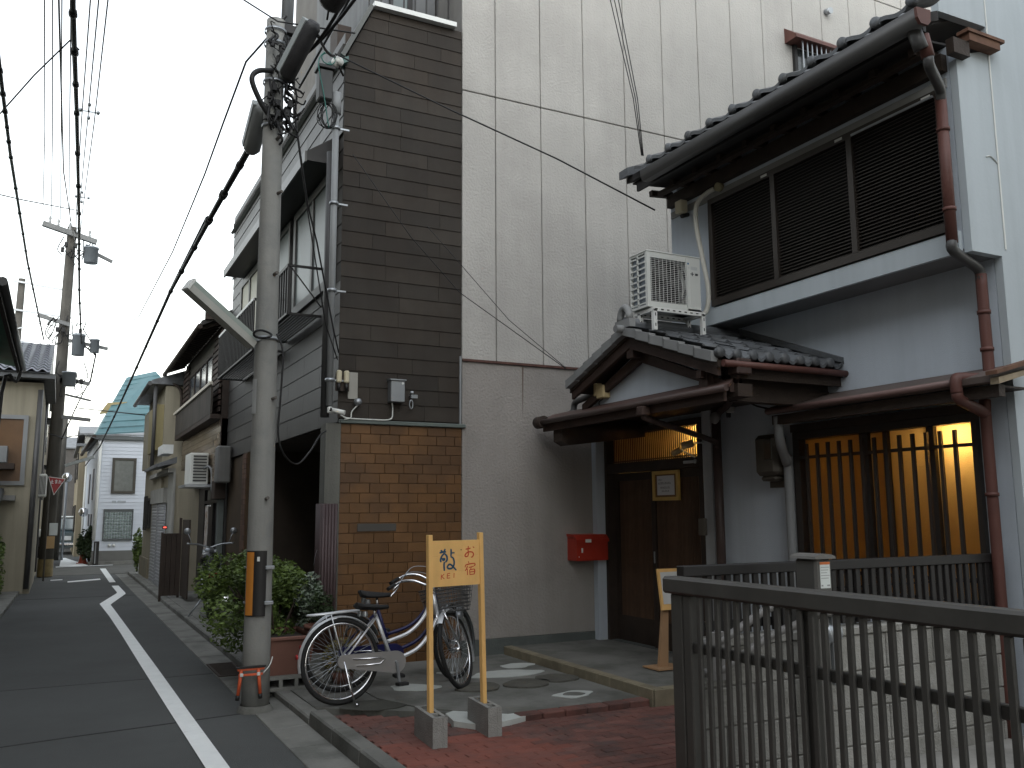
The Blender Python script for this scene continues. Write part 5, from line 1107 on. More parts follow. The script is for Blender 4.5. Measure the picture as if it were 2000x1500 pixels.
# ---------------------------------------------------------------- shuttered shop house, yellow side (y 20.5 - 25)
def shop():
    t = thing('shutter_house', (1.95,21.5,0), 'beige two-storey house with grey roller shutter at the right of the lane', 'house')
    put('wall', MB().box(2.0,4.5,18.3,20.45,0,2.35).box(1.95,4.5,20.45,24.4,0,4.3), cream, t)
    put('grey_wall', B(1.96,1.9995,18.25,19.2,.0,2.32), grey_w, t)
    put('fascia', MB().box(1.88,2.0,19.2,22.0,1.75,2.05).box(1.86,2.0,18.3,22.3,2.32,2.40), grey_w, t)
    s_ = put('roller_shutter', B(1.94,1.95,19.25,21.9,.05,1.74), steel, t)
    for i in range(24): put('shutter_slat', MB().cbox(1.915,1.945,19.27,21.88,.06+i*.07,.122+i*.07,.01), M('shutter_grey',(.30,.31,.33),rough=.5,var=.15,rnd=.08), s_)
    put('shutter_post', B(1.90,1.95,20.5,20.58,.05,1.74), pipe_g, t)
    put('small_roof', MB().prism([(1.60,2.40),(1.60,2.46),(2.0,2.62),(2.0,2.50)],'y',18.2,20.4), kawara, t)
    put('light_box', B(1.80,1.999,18.9,19.9,2.72,2.9), M('skylight_white',(.6,.62,.62),rough=.4), t)
    put('bay', B(1.80,1.949,20.6,22.4,2.9,3.9), yellow_w, t)
    put('bay_panel', B(1.84,1.949,22.7,24.2,2.6,4.0), cream, t)
    put('roof_top', MB().prism([(1.65,4.32),(1.65,4.4),(2.6,4.75),(4.5,4.75),(4.5,4.32)],'y',20.4,24.6), kawara, t)
    put('gutter', MB().tube([(1.62,20.4,4.33),(1.62,24.6,4.30)],.05,8).tube([(1.75,20.5,4.3),(1.75,20.5,2.5)],.04,8), pipe_d, t)
    window_x(t, 1.95, 22.4, 23.4, 1.2, 1.9, black_m, gl_d, 2, .05)
    for i in range(5): put('window_bar', B(1.85,1.865,22.4+i*.22,22.42+i*.22,1.15,1.95), black_m, t)
    put('wall_ledge', B(1.9,1.949,22.3,24.4,.0,.5), M('ledge_beige',(.20,.18,.13),rough=.9,var=.2), t)
shop()
ss = thing('small_red_light', (1.9,18.1,1.2), 'small red glowing indicator beside the dark screen and shutter', 'light')
put('panel', B(1.80,1.85,18.02,18.06,1.26,1.285), M('red_glow',(1,.12,.08),emit=.6,var=0), ss)
put('panel_back', B(1.78,1.87,18.061,18.08,1.24,1.30), black_m, ss)
# ---------------------------------------------------------------- white corner house with teal roof
wh = thing('white_house', (2.0,31,0), 'white clapboard corner house with teal metal roof at the end of the lane', 'house')
Y = 30.6; A, Bx = 1.02, 4.2
put('wall', MB().prism([(A,0),(Bx,0),(Bx,4.35),(A,3.86)],'y',Y,Y+.3).prism([(1.0,Y),(1.0,Y),(1.02,Y),(1.02,Y+.2)],'z',0,.01), white_s, wh)
put('body', MB().prism([(A,Y+.3),(Bx,Y+.3),(Bx,Y+6),(.86,Y+6)],'z',0,3.85), M('lilac_white_wall',(.50,.54,.60),rough=.7,var=.05), wh)
for i in range(31):
    z = .42+i*.115
    put('clapboard', lap(('y',Y), A, 2.95, z, z+.113, .02), white_s, wh)
put('base', B(A-.02,2.95,Y-.03,Y,0,.42), M('base_grey',(.15,.15,.14),rough=.9), wh)
put('kerb_step', B(A-.1,3,Y-.25,Y-.03,0,.10), concrete, wh)
wn = put('window', MB().box(1.45,2.15,Y-.06,Y-.021,3.22,3.3).box(1.45,2.15,Y-.06,Y-.021,2.18,2.26).box(1.45,1.53,Y-.06,Y-.021,2.26,3.22).box(2.07,2.15,Y-.06,Y-.021,2.26,3.22), M('bronze_frame',(.06,.055,.045),rough=.5), wh)
put('pane', B(1.53,1.80,Y-.045,Y-.022,2.26,3.22), M('curtained_glass',(.16,.17,.16),rough=.2,var=.15,scale=9), wn); put('pane', B(1.80,2.07,Y-.04,Y-.0225,2.26,3.22), MATS['curtained_glass'], wn)
gb = put('glass_block_window', MB().box(1.28,2.14,Y-.05,Y-.021,1.62,1.70).box(1.28,2.14,Y-.06,Y-.021,.72,.78).box(1.28,1.32,Y-.05,Y-.021,.78,1.62).box(2.10,2.14,Y-.05,Y-.021,.78,1.62), M('frame_dark',(.09,.10,.10),rough=.5), wh)
for i in range(10):
    for j in range(8): put('glass_block', MB().cbox(1.325+i*.0775,1.325+i*.0775+.068,Y-.05,Y-.021,.79+j*.103,.79+j*.103+.09,.012), M('block_glass',(.22,.27,.26),rough=.15,var=.3,scale=20,rnd=.2), gb)
put('faded_lettering', MB().box(1.5,1.62,Y-.027,Y-.024,1.90,1.96).box(1.66,1.9,Y-.027,Y-.024,1.90,1.96), M('faded_grey',(.38,.41,.44),rough=.8), wh)
put('downpipe', MB().tube([(1.08,Y-.08,3.8),(1.07,Y-.08,2.0),(1.04,Y-.08,.75)],.05,8), white_p, wh)
put('downpipe', MB().tube([(.86,Y+5.5,3.6),(.84,Y+5.5,.1)],.05,8), white_p, wh)
for x in (1.5,1.62): put('vent_cap', MB().lathe([(0,-.06),(.04,-.05),(.05,0),(0,.0)],(x,Y-.03,.58),10,(0,1,0)), white_p, wh)
put('cornice', MB().prism([(A-.1,Y-.12),(Bx,Y-.12),(Bx,Y+6.2),(.66,Y+6.2)],'z',3.87,3.98), M('cornice_dark',(.10,.11,.11),rough=.6), wh)
tr = put('roof', MB().add([(A-.12,Y-.15,3.985),(4.2,Y-.15,4.30),(3.0,Y+5,6.9),(2.0,Y+5,6.6),(.8,Y+6,4.0)],[(0,1,2,3),(0,3,4)]), teal, wh)
for i in range(11):
    f = i/11; a = Vector((A-.12,Y-.15,3.985)).lerp(Vector((2.0,Y+5,6.6)),f); b = Vector((4.2,Y-.15,4.30)).lerp(Vector((3.0,Y+5,6.9)),f)
    put('roof_seam', MB().bar(a+Vector((0,-.02,.03)),b+Vector((0,-.02,.03)),.03,.02), teal, tr)
put('gutter', MB().tube([(A-.14,Y-.2,3.95),(.68,Y+6.1,3.75)],.06,8), wood_d, wh)
for (y, z0, z1) in ((Y+1.2,2.0,3.0),(Y+3.0,1.9,2.9),(Y+1.2,1.15,1.55),(Y+2.4,1.15,1.55)):
    xx = 1.02-.16*(y-Y)/6; put('side_window', B(xx-.03,xx+.06,y,y+.55,z0,z1), glass_dark('navy_glass',(.03,.035,.06),.3), wh)
put('balcony_frame', MB().prism([(1.05,4.9),(1.9,5.05),(1.9,5.35),(1.3,5.3)],'y',Y+2.2,Y+2.4), M('tan_slats',(.28,.23,.12),rough=.8), wh)
# ---------------------------------------------------------------- houses further off
def far_house(x0, x1, y0, y1, h, wm, label, roof_h=.0, name='far_house', win=2, side='x'):
    t = thing(name, ((x0+x1)/2,y0,0), label, 'house')
    put('wall', B(x0,x1,y0,y1,0,h), wm, t)
    put('roof', MB().box(x0-.12,x1+.12,y0-.12,y1+.12,h,h+.1) if not roof_h else MB().prism([(y0-.2,h),(y1+.2,h),(y1+.2,h+.08),((y0+y1)/2,h+roof_h),(y0-.2,h+.08)],'x',x0-.25,x1+.25), kawara, t)
    X = x0 if side == 'x' else x1; s_ = -1 if side == 'x' else 1
    for i in range(win):
        for z in (.9,2.9):
            y = y0+(y1-y0)*(i+.25)/win; f = put('window', B(min(X,X+s_*.05),max(X,X+s_*.05),y,y+.9,z,z+1.0), black_m, t); put('pane', B(min(X+s_*.051,X+s_*.06),max(X+s_*.051,X+s_*.06),y+.08,y+.82,z+.08,z+.92), gl_d, f)
    f = put('window', B(x0+.3,x0+min(1.2,(x1-x0)*.6),y0-.05,y0,2.6,3.4), black_m, t); put('pane', B(x0+.36,x0+min(1.14,(x1-x0)*.6-.06),y0-.06,y0-.051,2.66,3.34), gl_d, f)
    return t
far_house(.62,4,37.2,45,4.1,beige_w,'tan flat-roofed house just beyond the white corner house')
far_house(.95,4,45.5,54,5.2,grey_w,'grey house in the far distance on the right of the lane',.8)
t_ = far_house(-4,-.1,46,60,5.6,M('far_brown',(.09,.075,.065),rough=.9,var=.2),'brown house far down the lane behind the second pole',.9)
far_house(-3.2,1.6,70,80,6.2,M('far_dark',(.07,.065,.06),rough=.9,var=.2),'dark house closing the far end of the lane',1.2)
# ---------------------------------------------------------------- left side of the lane
cr = thing('cream_house', (-2.2,20,0), 'cream two-storey house with grey tile roof on the left of the lane', 'house')
Y = 20.0
put('wall', MB().box(-5,-.40,Y,24,0,4.15), cream, cr)
put('pillar_pipe', MB().tube([(-.44,Y-.06,4.0),(-.46,Y-.06,.1)],.05,8), pipe_d, cr)
put('roof', MB().prism([(-5.3,4.2),(-.20,4.2),(-.20,4.30),(-5.3,4.30)],'y',Y-.35,24.2), kawara, cr)
rt = put('tiled_slope', MB().prism([(Y-.4,4.30),(24.2,4.30),(24.2,5.6),(23.8,5.6)],'x',-4.6,-.30), kawara, cr)
for j in range(12):
    for i in range(7):
        x = -1.62+i*.19; y0_ = Y-.4+j*.36; zf = lambda y: 4.32+(y-Y+.4)*.30
        put('roof_tile', MB().grid(lambda u,v,x=x,y0_=y0_: (x+.19*u, y0_+.40*v, zf(y0_+.40*v)+.03*math.sin(2*math.pi*u)-.03*v+.03),6,1), M('blue_grey_tile',(.17,.18,.215),rough=.45,var=.15,rnd=.15), rt)
put('solar_panel', MB().add([(-1.55,Y+2.4,5.24),(-1.05,Y+2.4,5.24),(-1.05,Y+2.8,5.38),(-1.55,Y+2.8,5.38)],[(0,1,2,3)]), white_m, cr)
wn = put('window', MB().box(-1.55,-.62,Y-.06,Y,3.40,3.48).box(-1.55,-.62,Y-.06,Y,2.10,2.18).box(-.70,-.62,Y-.06,Y,2.18,3.40).box(-1.55,-1.47,Y-.06,Y,2.18,3.40), pipe_g, cr)
put('pane', B(-1.47,-.70,Y-.03,Y-.002,2.18,3.40), M('amber_blind',(.12,.065,.03),rough=.4,var=.2), wn)
bxu = thing('window_unit', (-1.2,19.8,2.3), 'boxed outdoor unit on a shelf under the window of the cream house', 'air conditioner')
put('case', MB().cbox(-1.5,-.93,Y-.40,Y-.07,2.52,2.84,.01), pipe_g, bxu)
put('shelf', MB().box(-1.5,-.80,Y-.44,Y-.06,2.40,2.51), wood_d, bxu)
put('lower_ledge', B(-1.9,-.75,Y-.2,Y,1.80,1.90), M('ledge_grey',(.2,.2,.19),rough=.8), cr)
lr = thing('lean_to_roof', (-1.2,18.6,1.4), 'low tiled lean-to roof against the cream house', 'roof')
put('slope', MB().prism([(17.9,1.55),(20.0,1.95),(20.0,2.0),(17.9,1.62)],'x',-4,-.95), kawara, lr)
for i in range(12): put('tile', MB().cyl((-3.2+i*.2,17.86,1.62),(-3.2+i*.2,19.9,1.99),.06,8), kawara, lr)
put('wall', B(-4,-1.25,18.2,19.95,0,1.55), beige_w, lr)
bl = thing('beige_building', (-.5,24.2,0), 'tall narrow beige building behind the cream house on the left', 'house')
put('wall', B(-4,-.42,24.05,33,0,4.95), beige_w, bl)
put('roof', B(-4,-.34,24.0,33.2,4.95,5.05), kawara, bl)
put('pipe', MB().tube([(-.40,24.0,4.9),(-.40,24.0,.2)],.04,8), pipe_d, bl)
for z in (1.9,3.1,4.0):
    put('window', B(-.44,-.36,25.5,26.6,z,z+.8), gl_d, bl); put('window_hood', B(-.44,-.20,25.4,26.7,z+.82,z+.88), black_m, bl)
lac = thing('wall_unit', (-.3,22.5,2.0), 'pale outdoor unit fixed to the left house beside the stop sign', 'air conditioner')
put('case', MB().cbox(-.44,-.25,22.2,22.9,1.92,2.42,.02), white_p, lac)
for i in range(6): put('slat', B(-.42+i*.027,-.406+i*.027,22.185,22.1995,1.97,2.37), pipe_d, lac)
lk = thing('left_kerb', (-.8,18,0), 'concrete kerb strip along the left wall of the lane', 'kerb', kind='structure')
for i in range(22): put('kerb_slab', MB().cbox(-1.2,-.72+.012*i,12+i*.6+.004,12+i*.6+.596,-.05,.06,.008), concrete, lk)
gh = thing('green_roof_house', (-2.2,14.5,0), 'dark house with green metal roof edge at the left border', 'house')
put('wall', B(-6,-1.05,11,16.5,0,4.05), wood_d, gh)
put('roof', MB().prism([(-6,4.9),(-.70,3.98),(-.70,4.05),(-6,4.98)],'y',10.5,16.9), M('green_metal',(.03,.20,.12),rough=.5,var=.2), gh)
put('fascia', B(-.74,-.69,10.5,16.9,3.86,4.02), wood_d, gh)
put('gutter', MB().tube([(-.66,10.5,3.95),(-.66,16.9,3.95)],.05,8).tube(arc([(-.68,16.6,3.9),(-.74,16.6,3.7),(-.93,16.55,3.5),(-.95,16.55,0)],4),.03,8), pipe_d, gh)
window_x(gh, -1.05+.06, 12.0, 15.5, 2.6, 3.6, pipe_g, gl_d, 3, .06)
iv = thing('ivy', (-1.0,17.6,0), 'green climbing plants at the foot of the left wall', 'plant')
put('foliage', leaves((-.98,18.4,.6),(.26,1.3,.62),2600,.04,31), leaf, iv)
put('stem', MB().tube(arc([(-1.0,18.3,0),(-1.02,18.35,.5),(-.98,18.4,1.0)],4),.02,6), wood_d, iv)
# unseen houses on the left and behind the parking space, added for shade
def unseen_house(x0,x1,y0,y1,h,wm,label,side):
    t = far_house(x0,x1,y0,y1,h,wm,label,1.0,'shading_house',3,side); return t
unseen_house(-8,-1.6,-1.5,10.4,7.4,M('tan_render',(.30,.27,.23),rough=.9,var=.1),'unseen tan two-storey house added across the lane to block sky light','y')
unseen_house(-8,-1.6,-14,-1.8,6.8,grey_w,'unseen grey house added behind the viewpoint to block sky light','y')
unseen_house(2.4,14,-13.5,-4.6,9.4,cream,'unseen cream house added behind the parking space to shade the pale wall','x')
# ---------------------------------------------------------------- second pole with transformer arms, third pole
def pole(x, y, h, r0, label):
    t = thing('utility_pole', (x,y,0), label, 'utility pole')
    put('shaft', MB().tube([(x,y,0),(x+.005*h,y,h*.5),(x+.01*h,y,h)],[r0,r0*.85,r0*.65],16), M('dark_pole',(.085,.08,.07),rough=.9,var=.25,streak=.3), t); return t
p2 = pole(-.19,25.2,9.0,.17,'tall concrete pole with cross-arms and transformers in the middle of the lane')
arm = lambda a,b,th=.07: put('cross_arm', MB().bar(a,b,th*1.3,th*1.3), M('arm_dull_steel',(.17,.175,.175),rough=.7,var=.2), p2)
arm((-.78,25.0,8.95),(.50,25.0,8.62),.10); arm((.2,25.05,8.45),(.90,25.05,8.15),.06); arm((-.75,25.0,6.55),(0,25.0,6.35),.07); arm((0,25,5.95),(.92,25,5.80),.06); arm((-.05,25,4.95),(.55,25,4.85),.07); arm((-.05,25,3.98),(.62,25,3.92),.07); arm((0,25,4.55),(.6,25,4.42),.04)
for (x, z) in ((-.62,8.92),(-.42,8.87),(-.15,8.8),(.32,8.68),(.05,8.75)):
    put('insulator', MB().lathe([(.02,0),(.035,.06),(.02,.09),(.04,.15),(.02,.2),(0,.22)],(x,25.0,z+.04),10), M('insulator_grey',(.30,.31,.31),rough=.3), p2)
for (x,z,rr_,h) in ((.38,8.0,.17,.42),(.22,5.55,.15,.55),(.06,4.75,.16,.36),(.60,5.65,.11,.35)):
    u_ = put('transformer', MB().lathe([(0,0),(rr_,0),(rr_,h*.9),(rr_*1.08,h*.9),(rr_*1.08,h),(0,h*1.03)],(x,24.85,z),14), M('transformer_grey',(.24,.27,.30),rough=.5,var=.1), p2)
m = MB(); rr = random.Random(5)
for i in range(40):
    z = rr.choice((8.4,8.5,8.7,8.3,6.3,6.1,6.4,5.2,4.9)); a = Vector((rr.uniform(-.4,.4),24.95,z+rr.uniform(-.2,.2))); b = a+Vector((rr.uniform(-.2,.2),rr.uniform(-.1,.1),rr.uniform(-.6,.1))); m.tube(arc([a,(a+b)/2+Vector((rr.uniform(-.15,.15),0,-.1)),b],4),.013,4)
for i in range(14): m.cbox(*(lambda x,z: (x-.04,x+.04,24.9,25.0,z-.06,z+.06))(rr.uniform(-.3,.35),rr.choice((8.45,8.3,6.2,6.35,4.9))),.01)
put('cable_tangle', m, cable_m, p2, kind='stuff')
put('lamp', MB().bar((.1,25,2.75),(.75,24.9,2.98),.09,.07), clm, p2)
put('yellow_wrap', MB().lathe([(.178,0),(.178,.42)],(-.19,25.2,.02),16), M('wrap_yellow',(.15,.115,.05),rough=.7,var=.3,scale=9), p2)
bs = thing('pole_notice', (.05,25,1), 'white notice and tan plate strapped to the far utility pole', 'notice')
put('white_plate', MB().cbox(-.16,.03,24.97,24.985,1.02,1.32,.03), M('plate_white',(.5,.54,.54),rough=.6), bs)
put('tan_plate', MB().cbox(-.23,-.02,24.975,24.99,.70,1.0,.005), M('plate_tan',(.38,.25,.12),rough=.6), bs)
st = thing('stop_sign', (-.1,23.6,0), 'red inverted triangle stop sign with white characters on the left of the lane', 'stop sign')
Ys = 23.6
tri = [(-.20,2.42),(.32,2.36),(.0,1.90)]
put('panel', MB().prism(tri,'y',Ys,Ys+.02), M('sign_white',(.7,.7,.7),rough=.5), st)
c_ = Vector((.035,2.235)); put('red_face', MB().prism([tuple(c_+(Vector(p)-c_)*.90) for p in tri],'y',Ys-.004,Ys-.001), M('stop_red',(.30,.02,.022),rough=.4), st)
m = MB(); 
for s_ in ([(0,.9),(0,.1)],[(0,.5),(.35,.5)],[(-.3,.65),(-.3,.1)],[(-.45,.1),(.45,.1)]): m.bar((-.075+s_[0][0]*.10,Ys-.006,2.22+s_[0][1]*.12),(-.075+s_[1][0]*.10,Ys-.006,2.22+s_[1][1]*.12),.004,.016,(1,0,0) if s_[0][0]==s_[1][0] else (0,0,1))
for s_ in ([(-.4,.75),(.4,.75)],[(-.35,.5),(.35,.5)],[(.05,.95),(.05,.15)],[(.05,.15),(-.25,.1)],[(-.3,.28),(.4,.18)]): m.bar((.045+s_[0][0]*.10,Ys-.006,2.22+s_[0][1]*.12),(.045+s_[1][0]*.10,Ys-.006,2.22+s_[1][1]*.12),.004,.014,(1,0,0) if s_[0][0]==s_[1][0] else (0,0,1))
for s_ in ([(-.25,.95),(-.25,.05)],[(-.45,.7),(-.05,.75)],[(-.25,.5),(-.45,.2)],[(-.25,.55),(.2,.75)],[(.2,.75),(.2,.15)],[(.2,.12),(.45,.25)]): m.bar((.16+s_[0][0]*.10,Ys-.006,2.21+s_[0][1]*.12),(.16+s_[1][0]*.10,Ys-.006,2.21+s_[1][1]*.12),.004,.014,(1,0,0) if s_[0][0]==s_[1][0] else (0,0,1))
put('characters', m, MATS['sign_white'], st)
put('post', MB().tube([(-.14,Ys+.05,0),(-.14,Ys+.05,2.45)],.025,10), MATS['dark_pole'], st)
for o_ in st.children: o_.data.transform(Matrix.Translation((-.245,0,2.42)) @ Matrix.Diagonal((.72,1,.85 if 'post' not in o_.name else 1,1)) @ Matrix.Translation((.20,0,-2.42)))
p3 = pole(-1.95,40,11.0,.2,'distant pale pole with long bare cross-arms at the left')
for (z, a, b) in ((10.85,-2.2,-.3),(9.7,-2.4,.05),(8.5,-2.1,-1.2)): put('cross_arm', MB().bar((a,39.8,z),(b,39.8,z-.18),.07,.07), steel, p3)
put('brace', MB().bar((-2.3,39.8,8.75),(-.4,39.8,9.45),.05,.05), steel, p3)
p4 = pole(.02,34.5,4.9,.11,'short dark pole beyond the crossing')
# ---------------------------------------------------------------- parked car, cone, hedge, scooter
def car(x, y, rz, label):
    T = TR(x,y,0,rz); t = thing('parked_car', (x,y,0), label, 'car'); P = lambda nm, m, mat, par=None: put(nm, m.xf(T), mat, par or t)
    body = M('car_teal',(.05,.075,.085),rough=.25,var=.06,spec=.6); W_ = .72
    P('body', MB().prism([(0,.28),(.0,.85),(.12,.95),(2.3,.95),(3.2,.85),(3.3,.3)],'y',-W_,W_), body)
    def cab(w0,w1,z0,z1,ins=0): return MB().add([(.06,-w0,z0),(2.35,-w0,z0),(2.35,w0,z0),(.06,w0,z0),(.18,-w1,z1),(1.75,-w1,z1),(1.75,w1,z1),(.18,w1,z1)],[(0,1,2,3),(4,5,6,7),(0,1,5,4),(1,2,6,5),(2,3,7,6),(3,0,4,7)])
    P('cabin', cab(W_-.02,W_-.12,.95,1.42), body)
    P('roof', MB().cbox(.12,1.85,-W_+.08,W_-.08,1.42,1.49,.03), M('car_white_roof',(.62,.66,.66),rough=.3))
    P('rear_window', MB().add([(.045,-.58,1.0),(.045,.58,1.0),(.150,.52,1.38),(.150,-.52,1.38)],[(0,1,2,3)]), glass_dark('car_glass',(.10,.13,.14),.1))
    for s_ in (-1,1):
        P('side_window', MB().add([(.25,s_*(W_-.012),1.0),(1.9,s_*(W_-.012),1.0),(1.55,s_*(W_-.105),1.38),(.32,s_*(W_-.105),1.38)],[(0,1,2,3)]), MATS['car_glass'])
        P('tail_lamp', MB().cbox(-.02,.02,s_*.58-.08,s_*.58+.08,.55,.75,.01), M('lamp_red',(.2,.02,.02),rough=.2))
        for cx in (.55,2.65):
            w_ = P('wheel', MB().lathe([(0,-.08),(.2,-.09),(.28,-.08),(.28,.08),(.2,.09),(0,.08)],(cx,s_*(W_-.08),.28),20,(0,1,0)), rubber)
            P('rim', MB().lathe([(0,s_*.10),(.16,s_*.095),(.17,s_*.085)],(cx,s_*(W_-.08),.28),16,(0,1,0)), steel, w_)
    P('bumper', MB().cbox(-.07,.02,-W_,W_,.36,.46,.02), chrome)
    P('number_plate', MB().cbox(-.085,-.07,-.02,.32,.56,.72,.004), M('plate_pale',(.45,.48,.5),rough=.5))
car(.52,39.0,R(88),'small dark teal car with white roof parked facing away down the lane')
cn = thing('traffic_cone', (.95,30.9,0), 'orange traffic cone beside the hedge at the white corner house', 'cone')
put('cone', MB().lathe([(.13,.03),(.11,.1),(.03,.62),(0,.63)],(.80,31.6,0),16), M('cone_orange',(.28,.05,.025),rough=.5), cn)
put('base', B(.62,.98,31.42,31.78,0,.03), MATS['cone_orange'], cn)
hd = thing('hedge', (1.0,30.2,0), 'rounded dark hedge in front of the white corner house', 'hedge')
put('foliage', leaves((.98,31.4,.62),(.42,.5,.62),3500,.05,77), leaf_d, hd)
put('trunk', MB().cyl((.98,31.4,0),(.98,31.4,.6),.04,8), wood_d, hd)
bp_ = thing('bollard', (1.12,30.3,0), 'black and pale post at the foot of the white downpipe', 'bollard')
put('post', MB().cbox(1.05,1.20,30.2,30.34,0,.72,.01), black_m, bp_); put('stripe', B(1.085,1.115,30.19,30.199,.05,.68), pipe_g, bp_)
pw_ = thing('wall_plant', (2.35,30.2,0), 'small plant against the corner between the white and beige houses', 'plant')
put('foliage', leaves((2.0,26.2,.62),(.16,.3,.62),900,.05,78), leaf, pw_)
put('stem', MB().cyl((2.0,26.2,0),(2.0,26.2,.6),.02,6), wood_d, pw_)
mr = thing('round_mirror', (.85,34.5,1.9), 'small round traffic mirror on the corner downpipe', 'mirror')
put('disc', MB().lathe([(0,-.02),(.15,-.02),(.16,.02),(0,.03)],(.80,34.0,1.62),16,(0,1,0)), chrome, mr); put('arm', MB().cyl((.80,34.02,1.62),(.95,34.1,1.62),.02,8), steel, mr)
mr2 = thing('crossing_mirror', (.22,33,0), 'bright round traffic mirror beyond the stop sign', 'mirror')
put('disc', MB().lathe([(0,-.02),(.15,-.02),(.16,.02),(0,.03)],(.22,33.6,2.78),18,(0,1,0)), chrome, mr2); put('post', MB().cyl((.22,34.3,0),(.22,34.3,2.9),.04,10).cyl((.22,34.3,2.78),(.22,33.62,2.78),.02,6), steel, mr2)
sco = thing('motor_scooter', (-.35,28.5,0), 'black scooter with white top box parked on the left beyond the pole', 'scooter')
m = MB(); torus(m,(-.35,28.2,.22),.17,.045,20,6); m = m.xf(Matrix.Translation((-.35,28.2,0)) @ Matrix.Rotation(R(90),4,'Z') @ Matrix.Translation((.35,-28.2,0)))
put('wheel', m, rubber, sco); put('body', MB().tube([(-.35,28.05,.42),(-.35,28.3,.55),(-.35,28.7,.6),(-.35,29.1,.45)],[.1,.16,.15,.1],10), MATS['gloss_black'], sco)
put('top_box', MB().cbox(-.50,-.20,28.0,28.35,.92,1.14,.04), white_p, sco); put('back_rack', MB().box(-.45,-.25,28.02,28.4,.66,.915), black_m, sco)
put('handlebar', MB().tube([(-.65,29.1,1.0),(-.35,29.15,.95),(-.05,29.1,1.0)],.02,6).cyl((-.35,29.15,.95),(-.35,29.2,.4),.03,8), steel, sco)

# ---------------------------------------------------------------- overhead cables
def cable(pts, r, label, clips=0, mat=None):
    P = pts if len(pts) > 3 else arc(pts,10)
    t = thing('overhead_cable', tuple(P[0]), label, 'cable', 'overhead cables')
    put('strand', MB().tube(P,r,6), mat or cable_m, t)
    if clips:
        n = len(P)
        for i in range(clips):
            f = (i+.5)/clips*(n-1); k = int(f); p = Vector(P[k]).lerp(Vector(P[min(k+1,n-1)]),f-k); d = (Vector(P[min(k+1,n-1)])-Vector(P[k])).normalized()
            r_ = r[k] if isinstance(r,list) else r; rc = random.uniform(1.2,1.5); put('clip', MB().tube([p-d*r_*rc,p+d*r_*rc],r_*rc,7), mat or cable_m, t)
    return t
cable([(-.2,-4,5.9),(-.15,2,5.5),(-.13,7.2,5.42),(-.07,9.5,5.55),(.02,13,5.55),(.12,18,5.6),(.22,22,5.75),(.30,24.9,5.85)],[.026,.025,.024,.022,.021,.020,.020,.020],'thick black bundled cable running overhead down the middle of the lane',22)
cable([(.30,24.9,5.85),(.48,25.0,5.75),(.64,25.0,5.62),(.55,25.0,4.9)],.022,'thick cable dropping from the far pole arm',4)
cable([(-.75,-3,5.6),(-.66,3,5.3),(-.63,8,5.08),(-.65,10,5.17),(-.68,16,5.6),(-.55,24,5.75)],.017,'knotted cable along the left edge of the sky',24)
cable([(1.42,7.3,4.95),(1.34,7.7,4.75),(1.22,9.5,4.53),(1.18,12.5,4.48),(1.12,17,4.15),(1.05,22,3.8),(.97,28,3.45),(.8,36,3.3)],[.03,.03,.025,.021,.019,.018,.018,.018],'heavy cable sloping away from the near pole above the right-hand roofs',20)
cable([(1.22,9.5,4.62),(1.19,12.5,4.55),(1.13,17,4.22),(1.06,22,3.85)],.010,'thin messenger wire just above the heavy cable')
cable([(1.508,7.2,5.76),(1.25,7.6,5.47),(1.22,8.6,5.3),(1.245,10,5.28),(1.33,14,5.48),(1.3,20,5.7),(.9,25,6.0)],.009,'fine wavy wire left of the near pole')
cable([(2.235,8.3,6.13),(3.425,8.05,5.66),(4.3,7.4,5.05),(5.1,6.86,4.46)],.009,'black service cable crossing the dark cladding to the inn')
for k, dx in enumerate((-.05,0,.05)):
    cable([(4.35+dx*1.3,6.66,7.9),(4.5+dx,6.6,6.4),(4.68+dx*.5,6.55,5.4),(4.72+dx*.2,6.52,4.83)],.005,('left','middle','right')[k]+' of three thin wires rising from the end of the inn eave')
cable([(2.36,8.36,3.06),(2.46,8.36,5.12),(2.47,8.36,5.15),(2.48,8.36,5.16)][:1]+[(2.30,8.36,3.3),(2.0,7.9,4.0),(1.83,7.6,4.25),(1.6,7.32,5.12)],.008,'service wire dropping from the near pole to the cream fuses')
cable([(2.36,8.40,3.0),(2.18,8.2,3.3),(1.86,7.7,4.2),(1.62,7.34,5.0)],.006,'second thinner service wire beside the fuses')
cable([(2.46,8.36,5.12),(3.1,8.38,4.35),(3.656,8.38,3.813),(4.719,8.0,3.013)],.005,'upper thin wire slanting across the pale wall to the porch')
cable([(3.3,8.42,4.5),(3.707,8.42,4.111),(4.2,8.3,3.55),(4.72,8.0,3.02)],.004,'lower thin wire slanting across the pale wall to the porch')
for k, dx in enumerate((-.12,-.04,.05,.14)):
    cable([(-.42+dx*1.0,4,8.6),(-.43+dx*1.2,12,8.55),(-.45+dx*1.6,18,8.7),(-.5+dx*2.4,24.9,9.08)],.010,('first','second','third','fourth')[k]+' thin power line from the left converging on the far pole')
for k, dx in enumerate((-.08,0,.09)):
    cable([(.10+dx,5,7.0),(.07+dx,9,7.0),(.05+dx,14,7.3),(.03+dx*.7,20,7.9),(.05+dx*.5,24.9,8.6)],.009,('left','middle','right')[k]+' of three thin wires joined by spacers')
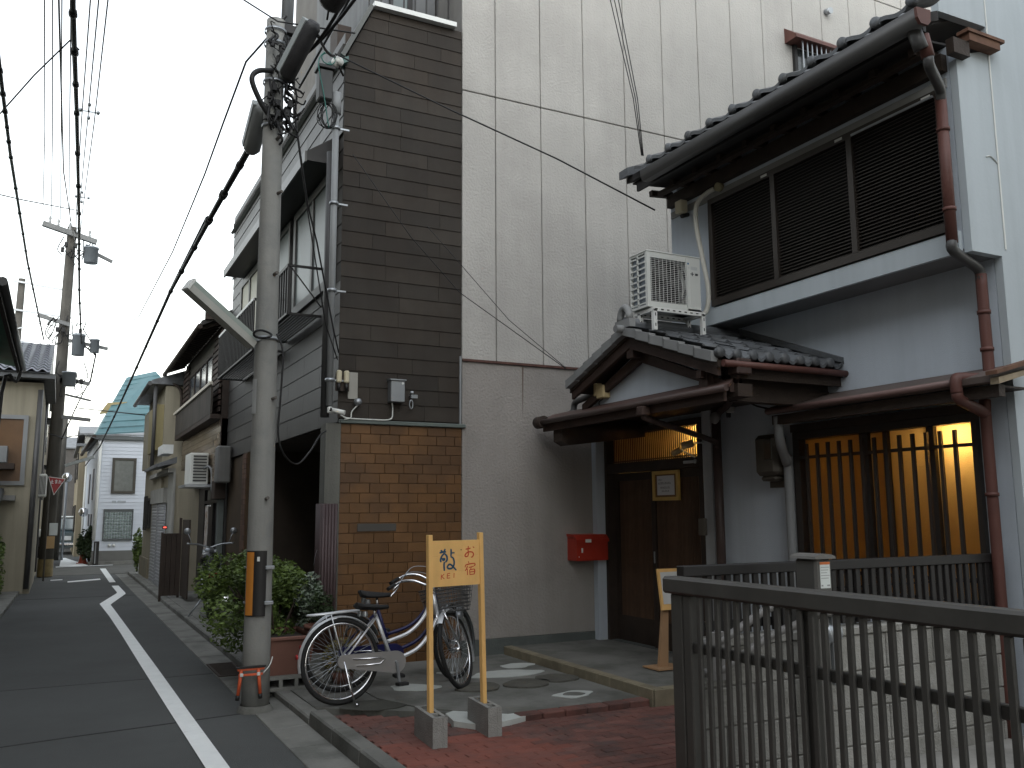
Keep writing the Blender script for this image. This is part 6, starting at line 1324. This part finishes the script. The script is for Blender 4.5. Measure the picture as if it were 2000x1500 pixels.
for (y, z) in ((8.6,7.0),(13.5,7.27),(19,7.8)):
    sp = thing('wire_spacer', (.06,y,z), 'grey wire spacer on the three thin wires, '+{8.6:'nearest the viewer',13.5:'middle of the three',19:'farthest of the three'}[y], 'spacer')
    put('arms', MB().bar((-.05,y,z),(.18,y,z),.02,.02).bar((.06,y,z-.1),(.06,y,z+.1),.02,.02), steel, sp)
    for (ax_, az_) in ((-.05,0),(.18,0),(.06,.1),(.06,-.1)): put('clamp', MB().lathe([(0,-.03),(.025,-.02),(.025,.02),(0,.03)],(.0+ax_,y,z+az_),8,(0,1,0)), steel, sp)
cable([(-.30,2,6.6),(-.28,8,6.2),(-.22,14,6.5),(-.1,20,7.5),(.05,24.9,8.3)],.010,'single dark line left of the thick bundled cable')
cable([(-.08,9,5.95),(-.163,9,6.03),(-.45,9.2,5.7),(-.73,9.5,5.375)],.008,'short slack wire linking the thick cable to the left cable')
cable([(1.0,6.6,5.85),(1.09,7.0,5.70),(1.424,7.15,5.66),(1.94,6.6,5.40)],.007,'thin wire crossing the head of the near pole')
for k, (a, b) in enumerate((((1.63,7.05,5.35),(1.74,6.32,5.44)),((1.60,7.0,5.30),(1.90,6.2,5.6)),((1.66,6.7,5.36),(2.2,8.2,6.05)),((1.68,6.5,5.4),(1.45,5.0,6.0)),((1.72,6.4,5.45),(1.5,4.6,6.2)))):
    cable(sag(a,b,.05,6),.014 if k < 3 else .009,('short thick lead between the two black joints','bent lead over the boxy joint','lead from the joints to the insulator','loose wire leaving the top of the picture','second loose wire leaving the top of the picture')[k])
cable([(-.31,24.5,3.5),(.0,25,3.45),(.5,27.5,3.75),(1.02,30.3,3.85)],.016,'dark wire from the far pole to the white house gutter')
cable([(-.02,25,3.4),(.25,25,4.2),(.40,25,4.6),(.55,25,4.95)],.016,'slanting stay cable from the far pole to its lower arm')
cable([(.25,25,4.22),(.7,26,4.3),(1.3,25,4.15),(1.75,23,3.9)],.014,'wire from the far pole to the shutter house')
cable([(-.73,9.6,4.6),(-.5,10,4.7),(0,12,5.3),(.05,14,5.6)],.006,'fine wire rising from the left edge to the thick cable')
